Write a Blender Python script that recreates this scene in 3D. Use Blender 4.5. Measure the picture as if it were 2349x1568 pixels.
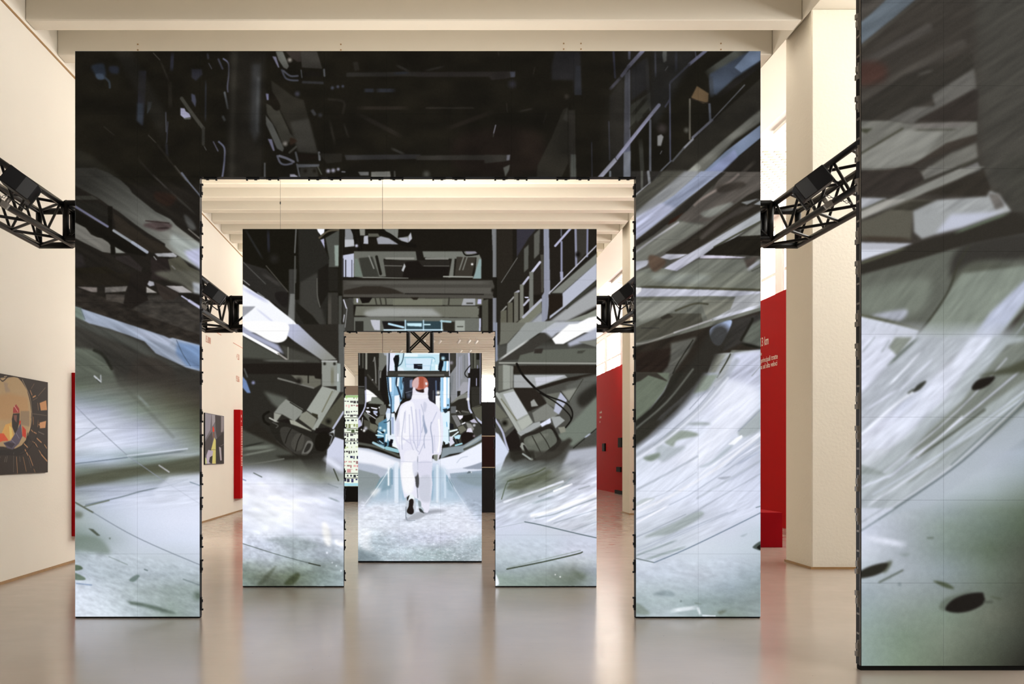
import bpy, bmesh, math, random, re
from mathutils import Vector, Matrix
import numpy as np
random.seed(4)
for o in list(bpy.data.objects): bpy.data.objects.remove(o)
sc=bpy.context.scene; C=sc.collection
# ---------------- camera, world, lights, exposure ----------------
# pinhole fitted to the photograph: 2400 px focal length in a 2349 px wide frame, level, shifted up and right
cam=bpy.data.cameras.new('camera'); co=bpy.data.objects.new('camera',cam); C.objects.link(co)
co.location=(0,0,1.315); co.rotation_euler=(math.pi/2,0,0)
cam.sensor_width=36; cam.lens=36*2400/2349; cam.shift_x=(1174.5-980)/2349; cam.shift_y=(1040-784)/2349
cam.clip_start=.1; cam.clip_end=200; sc.camera=co
W=bpy.data.worlds.new('world'); sc.world=W; W.use_nodes=True
bgn=W.node_tree.nodes['Background']; bgn.inputs[0].default_value=(1,.93,.82,1); bgn.inputs[1].default_value=.62
sc.view_settings.view_transform='Standard'; sc.view_settings.look='None'; sc.view_settings.exposure=0; sc.view_settings.gamma=1
sc.view_settings.use_curve_mapping=False
def area(name,loc,size,size_y,power,col,rot=(0,0,0)):
    l=bpy.data.lights.new(name,'AREA'); l.shape='RECTANGLE'; l.size=size; l.size_y=size_y; l.energy=power; l.color=col
    o=bpy.data.objects.new(name,l); o.location=loc; o.rotation_euler=rot; C.objects.link(o); return o
WARM=(1,.90,.76)
area('hall_fill',(0,-1.2,5.6),7,2.2,80,WARM,(math.radians(52),0,0))  # unseen fill light added behind the camera to brighten the hall
area('ceiling_fill',(-.1,10.9,4.1),4.4,.9,32,(1,.93,.82),(math.pi,0,0))   # added fill without a fixture, brightens the ceiling behind the portal headers
area('ceiling_fill',(-.1,16.0,4.0),4.6,1.6,250,(1,.93,.82),(math.pi,0,0))  # second added ceiling fill, kept out of view by the smaller portal's header
area('ceiling_fill',(-.1,24.5,4.6),5.0,2.0,190,(1,.93,.80),(math.pi,0,0))  # third added ceiling fill, deeper in the hall, no fixture
area('wall_fill',(-2.0,15.4,1.9),2.0,2.4,55,(1,.95,.87),(0,math.radians(90),0))  # added fill hidden behind the smaller portal's leg, brightens the left wall
# ---------------- helpers ----------------
def nodes(name):
    m=bpy.data.materials.new(name); m.use_nodes=True; nt=m.node_tree; return m,nt,nt.nodes['Principled BSDF']
def mat(name,col,rough=.6,metal=0,bump=0,bscale=60,var=0,vscale=3,spec=None):
    m,nt,b=nodes(name); N=nt.nodes; L=nt.links
    b.inputs['Base Color'].default_value=(*col,1); b.inputs['Roughness'].default_value=rough; b.inputs['Metallic'].default_value=metal
    if spec is not None: b.inputs['Specular IOR Level'].default_value=spec
    tc=N.new('ShaderNodeTexCoord')
    n=N.new('ShaderNodeTexNoise'); n.inputs['Scale'].default_value=vscale; n.inputs['Detail'].default_value=6
    L.new(tc.outputs['Object'],n.inputs['Vector'])
    mx=N.new('ShaderNodeMix'); mx.data_type='RGBA'; v=max(var,.015)
    mx.inputs[6].default_value=(*[c*(1-v) for c in col],1); mx.inputs[7].default_value=(*[min(1,c*(1+v)) for c in col],1)
    L.new(n.outputs['Fac'],mx.inputs[0]); L.new(mx.outputs[2],b.inputs['Base Color'])
    if bump:
        n2=N.new('ShaderNodeTexNoise'); n2.inputs['Scale'].default_value=bscale; n2.inputs['Detail'].default_value=4
        L.new(tc.outputs['Object'],n2.inputs['Vector'])
        bp=N.new('ShaderNodeBump'); bp.inputs['Strength'].default_value=bump; bp.inputs['Distance'].default_value=.01
        L.new(n2.outputs['Fac'],bp.inputs['Height']); L.new(bp.outputs[0],b.inputs['Normal'])
    return m
def glow(name,col,st):
    m,nt,b=nodes(name); b.inputs['Base Color'].default_value=(.02,.02,.02,1); b.inputs['Emission Color'].default_value=(*col,1); b.inputs['Emission Strength'].default_value=st
    return m
M_wall=mat('wall_plaster',(.80,.765,.69),.75,bump=.12,bscale=40,var=.025,vscale=1.2)
M_ceil=mat('ceiling_plaster',(.765,.715,.62),.8,bump=.12,bscale=25,var=.03,vscale=1.5)
M_pier=mat('pier_plaster',(.77,.725,.635),.8,bump=.35,bscale=28,var=.03,vscale=2)
M_aisle=mat('aisle_plaster',(.83,.81,.775),.8)
M_slot=mat('slot_shadow',(.60,.54,.44),.9)
M_wood=mat('baseboard_wood',(.33,.19,.075),.5,var=.15,vscale=20)
M_red=mat('red_paint',(.42,.004,.006),.7,spec=.08,var=.04,vscale=6)
M_black=mat('black_metal',(.005,.005,.005),.4,spec=.3)
M_body=mat('black_housing',(.008,.009,.012),.5,spec=.3)
M_grey=mat('charcoal_panel',(.014,.014,.016),.7,spec=.15)
M_steel=mat('clamp_steel',(.30,.28,.26),.4,metal=.6)
M_chrome=mat('chrome_chain',(.6,.6,.6),.25,metal=1)
M_white=mat('white_paint',(.8,.78,.74),.5)
M_letter=mat('cream_lettering',(.85,.74,.66),.6)
M_rletter=mat('red_lettering',(.60,.26,.18),.6)
M_dark=mat('black_stand',(.008,.008,.008),.7,spec=.1)
M_win=glow('window_daylight',(1,.965,.91),11.5)
def floor_mat():
    m,nt,b=nodes('polished_resin_floor'); N=nt.nodes; L=nt.links
    tc=N.new('ShaderNodeTexCoord'); n=N.new('ShaderNodeTexNoise'); n.inputs['Scale'].default_value=.7; n.inputs['Detail'].default_value=8
    L.new(tc.outputs['Object'],n.inputs['Vector'])
    r=N.new('ShaderNodeValToRGB'); r.color_ramp.elements[0].position=.3; r.color_ramp.elements[1].position=.7
    r.color_ramp.elements[0].color=(.405,.34,.298,1); r.color_ramp.elements[1].color=(.455,.385,.34,1)
    L.new(n.outputs['Fac'],r.inputs[0])
    sp=N.new('ShaderNodeTexVoronoi'); sp.inputs['Scale'].default_value=7; L.new(tc.outputs['Object'],sp.inputs['Vector'])
    s2=N.new('ShaderNodeMath'); s2.operation='LESS_THAN'; s2.inputs[1].default_value=.025; L.new(sp.outputs['Distance'],s2.inputs[0])
    mx=N.new('ShaderNodeMix'); mx.data_type='RGBA'; L.new(s2.outputs[0],mx.inputs[0]); L.new(r.outputs[0],mx.inputs[6]); mx.inputs[7].default_value=(.22,.18,.15,1)
    L.new(mx.outputs[2],b.inputs['Base Color'])
    n3=N.new('ShaderNodeTexNoise'); n3.inputs['Scale'].default_value=5; n3.inputs['Detail'].default_value=5; L.new(tc.outputs['Object'],n3.inputs['Vector'])
    mr=N.new('ShaderNodeMapRange'); mr.inputs[3].default_value=.15; mr.inputs[4].default_value=.24; L.new(n3.outputs['Fac'],mr.inputs[0]); L.new(mr.outputs[0],b.inputs['Roughness'])
    mp=N.new('ShaderNodeMapping'); mp.inputs['Scale'].default_value=(2,14,1); L.new(tc.outputs['Object'],mp.inputs[0])
    n4=N.new('ShaderNodeTexNoise'); n4.inputs['Scale'].default_value=3; n4.inputs['Detail'].default_value=3; L.new(mp.outputs[0],n4.inputs['Vector'])
    bp=N.new('ShaderNodeBump'); bp.inputs['Strength'].default_value=.05; bp.inputs['Distance'].default_value=.008
    L.new(n4.outputs['Fac'],bp.inputs['Height']); L.new(bp.outputs[0],b.inputs['Normal'])
    b.inputs['Specular IOR Level'].default_value=.85
    return m
M_floor=floor_mat()
def add_box(bm,x0,y0,z0,x1,y1,z1,mi=0):
    v=[bm.verts.new(p) for p in ((x0,y0,z0),(x1,y0,z0),(x1,y1,z0),(x0,y1,z0),(x0,y0,z1),(x1,y0,z1),(x1,y1,z1),(x0,y1,z1))]
    for q in ((0,3,2,1),(4,5,6,7),(0,1,5,4),(1,2,6,5),(2,3,7,6),(3,0,4,7)):
        bm.faces.new([v[i] for i in q]).material_index=mi
def tube(bm,a,b,r,n=8):
    a=Vector(a); b=Vector(b); d=b-a; q=d.to_track_quat('Z','Y').to_matrix()
    ra=[];rb=[]
    for i in range(n):
        t=2*math.pi*i/n; o=q@Vector((math.cos(t)*r,math.sin(t)*r,0)); ra.append(bm.verts.new(a+o)); rb.append(bm.verts.new(b+o))
    for i in range(n): bm.faces.new((ra[i],ra[(i+1)%n],rb[(i+1)%n],rb[i])).smooth=True
    bm.faces.new(ra[::-1]); bm.faces.new(rb)
def mesh(name,bm,mats,bevel=0):
    if bevel: bmesh.ops.bevel(bm,geom=[e for e in bm.edges],offset=bevel,segments=1,affect='EDGES')
    bmesh.ops.recalc_face_normals(bm,faces=bm.faces)
    me=bpy.data.meshes.new(name); bm.to_mesh(me); bm.free()
    for m in (mats if isinstance(mats,(list,tuple)) else [mats]): me.materials.append(m)
    return me
def put(name,me,parent=None,loc=(0,0,0),rot=None,scale=None):
    o=bpy.data.objects.new(name,me); C.objects.link(o); o.location=loc
    if rot is not None:
        if hasattr(rot,'x') and hasattr(rot,'w'): o.rotation_mode='QUATERNION'; o.rotation_quaternion=rot
        else: o.rotation_euler=rot
    if scale: o.scale=scale
    if parent: o.parent=parent
    return o
def box(name,a,b,m,parent=None,bevel=0):
    a=[min(p,q) for p,q in zip(a,b)],[max(p,q) for p,q in zip(a,b)]
    bm=bmesh.new(); add_box(bm,*a[0],*a[1]); return put(name,mesh(name,bm,m,bevel),parent)
def tag(o,label=None,cat=None,group=None,kind=None):
    for k,v in (('label',label),('category',cat),('group',group),('kind',kind)):
        if v: o[k]=v
    return o
def thing(name,label,cat,loc=(0,0,0),rotz=0,group=None):
    o=bpy.data.objects.new(name,None); C.objects.link(o); o.location=loc; o.rotation_euler=(0,0,rotz); o.empty_display_size=.1
    return tag(o,label,cat,group)
def struct(name,a,b,m,**k): return tag(box(name,a,b,m,**k),kind='structure')
# ---------------- room shell ----------------
Y0,Y1=-3.0,62.0; XL=-4.285; XR=7.5; HC=6.52; ZB=5.93
struct('floor',(XL-.2,Y0,-.1),(XR+.2,Y1,0),M_floor)
struct('wall_left',(XL-.2,Y0,0),(XL,Y1,HC),M_wall)
struct('trim_1',(XL,Y0,5.865),(XL+.012,Y1,5.885),M_wood)
struct('baseboard_left',(XL,Y0,0),(XL+.014,Y1,.028),M_wood)
end=struct('wall_end',(XL-.2,Y1,0),(XR+.2,Y1+.2,HC),M_wall)
ce=struct('ceiling',(XL-.2,Y0,HC),(4.2,Y1,HC+.15),M_ceil)
bm=bmesh.new()                        # longitudinal beam over the piers, chamfered underside
prof=[(4.0,HC),(4.0,ZB),(4.377,6.377),(5.28,6.377),(5.28,HC)]
va=[bm.verts.new((x,Y0,z)) for x,z in prof]; vb=[bm.verts.new((x,Y1,z)) for x,z in prof]
for i in range(5): bm.faces.new((va[i],va[(i+1)%5],vb[(i+1)%5],vb[i]))
bm.faces.new(va[::-1]); bm.faces.new(vb)
tag(put('trim_2',mesh('trim_2',bm,M_ceil)),kind='structure')
bm=bmesh.new(); add_box(bm,XL,-.27,ZB,4.0,0,HC); bme=mesh('beam',bm,M_ceil,.012)
yb=11.42-.963*14
while yb<Y1-.5:
    if yb>Y0+.4: put('beam',bme,ce,(0,yb,0))
    yb+=.963
bm=bmesh.new()
for x,z in ((-3.35,5.965),(-3.35,6.03),(-1.0,5.965),(-1.0,6.03),(1.58,5.975),(1.58,6.04),(1.78,5.975),(1.78,6.04),(3.4,5.97),(3.4,6.04)):
    tube(bm,(x,12.118,z+.02),(x,12.108,z+.02),.009,6)
put('bolt_heads',mesh('bolt_heads',bm,M_wood),ce)['kind']='stuff'
ai=struct('ceiling_aisle',(5.28,Y0,6.40),(XR+.2,Y1,HC+.15),M_aisle)
for (a,b) in ((14.6,16.5),(17.3,20.4),(22.2,24.2),(27.8,31.0),(33.2,36.0)):
    bm=bmesh.new(); add_box(bm,5.45,a,6.35,XR-.15,b,6.40); pn=put('perforated_panel',mesh('perforated_panel',bm,M_aisle,.01),ai)
    bm=bmesh.new(); y=a+.12; j=0
    while y<b-.1:
        x=5.6+(.09 if j%2 else 0)
        while x<XR-.25:
            add_box(bm,x,y,6.343,x+.085,y+.07,6.352); x+=.19
        y+=.155; j+=1
    put('slot_rows',mesh('slot_rows',bm,M_slot),pn)['kind']='stuff'
# aisle wall of tall windows
struct('wall_right',(XR,Y0,0),(XR+.2,Y1,4.2),M_aisle)
struct('trim_3',(XR,Y0,6.22),(XR+.2,Y1,6.40),M_aisle)
n=0; y=Y0+.2
while y+3.2<Y1:
    n+=1
    w=tag(box(f'window_{n}',(XR+.10,y,4.2),(XR+.12,y+3.2,6.22),M_win),kind='structure')
    bm=bmesh.new()
    for yy in (y,y+1.04,y+2.08,y+3.12): add_box(bm,XR+.02,yy,4.2,XR+.10,yy+.08,6.22)
    for z in (4.2,5.17,6.14): add_box(bm,XR+.03,y+.0,z,XR+.09,y+3.2,z+.07)
    put('window_frame',mesh('window_frame',bm,M_white),w)
    struct(f'trim_{n+3}',(XR,y+3.2,4.2),(XR+.2,y+3.62,6.22),M_aisle)
    y+=3.62
# the bright window in the end wall
we=tag(box('window_30',(2.35,Y1-.04,1.0),(4.2,Y1-.02,5.85),M_win),kind='structure')
bm=bmesh.new()
for x in (2.35,2.95,3.55,4.14): add_box(bm,x,Y1-.1,1.0,x+.06,Y1-.04,5.85)
for z in (1.0,2.6,4.2,5.79): add_box(bm,2.35,Y1-.09,z,4.2,Y1-.05,z+.06)
put('window_frame',mesh('window_frame',bm,M_white),we)
# ---------------- piers ----------------
desc=['broad off-white plaster pier right of the large portal, nearest of the row','narrow-looking off-white pier seen through the large portal at its right',
      'third off-white pier along the window aisle','fourth off-white pier along the window aisle']
for i,d in enumerate((11.91,22.62,33.3,44.0)):
    p=thing('pier',desc[i],'pier',(4.377,d,0),group='piers along the window aisle')
    bm=bmesh.new(); add_box(bm,0,0,0,.9,.86,6.376); put('shaft',mesh('shaft',bm,M_pier,.012),p)
    bm=bmesh.new(); add_box(bm,-.014,-.014,0,.914,-.0005,.026); add_box(bm,-.014,-.0005,0,-.0005,.874,.026); put('skirting',mesh('skirting',bm,M_wood),p)
# ---------------- left wall pictures and red panels ----------------
def picture_mat(name,img):
    m,nt,b=nodes(name); t=nt.nodes.new('ShaderNodeTexImage'); t.image=img; t.extension='EXTEND'
    u=nt.nodes.new('ShaderNodeUVMap'); nt.links.new(u.outputs[0],t.inputs[0]); nt.links.new(t.outputs[0],b.inputs['Base Color']); b.inputs['Roughness'].default_value=.6; b.inputs['Specular IOR Level'].default_value=.1
    return m
def mkimg(name,a):
    h,w=a.shape[:2]; im=bpy.data.images.new(name,w,h); f=np.ones((h,w,4),np.float32); f[...,:3]=a[::-1]; im.pixels.foreach_set(f.ravel()); im.update(); im.pack(); return im
def wall_print(name,label,cat,y0,y1,z0,z1,m,group):
    t=thing(name,label,cat,(XL,(y0+y1)/2,(z0+z1)/2),group=group); w=(y1-y0)/2; h=(z1-z0)/2
    bm=bmesh.new(); add_box(bm,.002,-w,-h,.028,w,h); put('mount',mesh('mount',bm,M_dark),t)
    bm=bmesh.new(); uv=bm.loops.layers.uv.new('UVMap'); vs=[bm.verts.new(q) for q in ((.0285,-w,-h),(.0285,w,-h),(.0285,w,h),(.0285,-w,h))]
    f=bm.faces.new(vs)
    for l,q in zip(f.loops,((0,0),(1,0),(1,1),(0,1))): l[uv].uv=q
    me=bpy.data.meshes.new('photo_print'); bm.to_mesh(me); bm.free(); me.materials.append(m); put('photo_print',me,t)
    return t
def text(body,size,m,parent,loc,face,xs=1.0,name='lettering'):
    cu=bpy.data.curves.new('tmp','FONT'); cu.body=body; cu.size=size; cu.extrude=.0012; cu.resolution_u=2
    q=bpy.data.objects.new('tmp',cu); C.objects.link(q); bpy.context.view_layer.update()
    me=bpy.data.meshes.new_from_object(q.evaluated_get(bpy.context.evaluated_depsgraph_get())); bpy.data.objects.remove(q); me.materials.clear(); me.materials.append(m); me.name=name
    o=bpy.data.objects.new(name,me); C.objects.link(o); o.location=loc; o.scale=(xs,1,1)
    o.rotation_euler=(math.pi/2,0,{'L':math.pi/2,'R':-math.pi/2,'F':0}[face]); o.parent=parent; return o
def red_panel(y0,label,lines):
    t=thing('red_text_panel',label,'sign',(XL,y0,.32),group='red panels on the left wall')
    bm=bmesh.new(); add_box(bm,.002,0,0,.145,1.0,1.97); put('panel_box',mesh('panel_box',bm,M_red,.003),t)
    return t
rp=red_panel(12.60,'dark red wall panel whose edge shows beside the large left screen leg',0)
rp=red_panel(23.17,'bright red wall panel with small white lines of text beyond the framed worker photo',0)
bm=bmesh.new()
random.seed(3)
z=1.9
add_box(bm,.1455,.10,1.80,.1465,.16,1.86); add_box(bm,.1455,.10,1.70,.1465,.15,1.735)
for a,b in ((1.60,1.20),(1.16,.95),(.92,.72)):
    z=a
    while z>b: add_box(bm,.1455,.10,z-.014,.1465,.10+random.uniform(.62,.8),z); z-=.036
put('small_print',mesh('small_print',bm,M_letter),rp)['kind']='stuff'
wl=thing('wall_lettering','pale red number and rule lettered on the left wall above the worker photo','lettering',(XL,20.2,3.0))
text('15.000',.19,M_rletter,wl,(.003,0,.475),'L',.98)
bm=bmesh.new(); add_box(bm,0,.68,.77,.003,1.55,.785); put('rule',mesh('rule',bm,M_rletter),wl)
wl=thing('wall_lettering','pale red numbers lettered on the left wall above the bright red panel','lettering',(XL,23.2,3.0))
text('+2.8',.19,M_rletter,wl,(.003,.3,.44),'L'); text('93.86',.19,M_rletter,wl,(.003,.25,-.06),'L')
bm=bmesh.new(); add_box(bm,0,-.1,.755,.003,1.3,.77); put('rule',mesh('rule',bm,M_rletter),wl)
# ---------------- red partition, plinth ----------------
rw=thing('red_partition','long red partition wall with white lettering in the window aisle','partition',(6.3,16,0))
bm=bmesh.new(); add_box(bm,0,0,0,.16,31,4.2); put('panel',mesh('panel',bm,M_red),rw)
text('13 km',.235,M_letter,rw,(-.004,3.80,3.335),'R',.86)
text('ie',.10,M_letter,rw,(-.004,3.76,3.165),'R')
text('principali tratte',.135,M_letter,rw,(-.004,3.74,3.025),'R',1.13)
text('na ad alta veloci',.135,M_letter,rw,(-.004,3.80,2.905),'R',1.13)
for z,s in ((2.78,'so ne da'),(2.60,'a buon'),(2.44,'no')): text(s,.14,M_letter,rw,(-.004,22.2,z),'R')
for a,b,z0,z1 in ((17.7,18.3,1.52,1.83),(17.9,18.6,.72,.88),(17.6,18.9,.0,.11),(20.9,21.4,1.4,1.68)):
    bm=bmesh.new(); add_box(bm,-.05,a,z0,-.001,b,z1); put('dark_box',mesh('dark_box',bm,M_dark),rw)
pl=thing('red_plinth','low red plinth standing on the floor behind the large portal right leg','plinth',(4.25,14.68,0))
bm=bmesh.new(); add_box(bm,0,0,0,.735,1.6,.49); put('block',mesh('block',bm,mat('deep_red_paint',(.27,.002,.006),.7,spec=.08),.004),pl)
# ---------------- end-of-hall display and cabinets ----------------
ds=thing('display_wall','brightly lit wall of small printed pictures on a black base far behind','display',(-3.3,28.6,0))
bm=bmesh.new(); add_box(bm,0,0,0,2.6,.5,.415); put('base',mesh('base',bm,M_dark,.005),ds)
bm=bmesh.new(); add_box(bm,0,.05,.415,2.6,.45,2.93); put('case',mesh('case',bm,M_white,.004),ds)
bm=bmesh.new(); add_box(bm,0,.02,2.93,2.6,.48,3.17); put('cap',mesh('cap',bm,mat('taupe_board',(.25,.2,.165),.7)),ds)
rng=np.random.RandomState(2); DI=np.full((250,260,3),(.93,.96,.90)); py=4
while py<246:
    rh=rng.choice([7,9,12]); colr=[(.15,.2,.25),(.25,.35,.2),(.75,.55,.55),(.3,.3,.32),(.1,.12,.3),(.6,.65,.45)][rng.randint(6)]
    step=rng.choice([7,9,12])
    for px in range(2,255,step):
        hh=rng.randint(2,rh); DI[py:py+hh,px:px+rng.randint(2,step)]=np.array(colr)*rng.uniform(.7,1.3)
    if rng.rand()<.3: DI[py+rh-1:py+rh+1]=(.35,.37,.33)
    py+=rh+rng.randint(2,6)
DI[:6]=(.6,.75,.5); DI[-8:]=(.65,.85,.9)
di=mkimg('display_print',np.clip(DI,0,1))
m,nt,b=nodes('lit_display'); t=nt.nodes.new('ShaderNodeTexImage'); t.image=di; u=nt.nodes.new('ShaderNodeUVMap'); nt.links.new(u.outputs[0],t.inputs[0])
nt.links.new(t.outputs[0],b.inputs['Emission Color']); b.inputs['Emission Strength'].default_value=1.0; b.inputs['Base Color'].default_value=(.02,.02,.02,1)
bm=bmesh.new(); uv=bm.loops.layers.uv.new('UVMap'); f=bm.faces.new([bm.verts.new(q) for q in ((.02,.045,.43),(2.58,.045,.43),(2.58,.045,2.91),(.02,.045,2.91))])
for l,q in zip(f.loops,((0,0),(1,0),(1,1),(0,1))): l[uv].uv=q
me=bpy.data.meshes.new('lit_prints'); bm.to_mesh(me); bm.free(); me.materials.append(m); put('lit_prints',me,ds)
cb=thing('dark_cabinet_wall','tall charcoal cabinet wall with thin pale shelf lines far behind at right','cabinet',(1.0,23.4,0))
for i,(z0,z1) in enumerate(((0,1.0),(1.015,1.70),(1.72,2.47))):
    bm=bmesh.new(); add_box(bm,0,0,z0,1.7,.6,z1); put('panel',mesh('panel',bm,M_grey if i!=1 else mat('oxblood_panel',(.02,.006,.006),.7,spec=.15),.004),cb)
bm=bmesh.new()
for z in (1.0,1.70): add_box(bm,.0,-.006,z,1.7,.59,z+.018)
put('shelf_line',mesh('shelf_line',bm,mat('pale_edge',(.5,.4,.3),.6)),cb)
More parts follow.
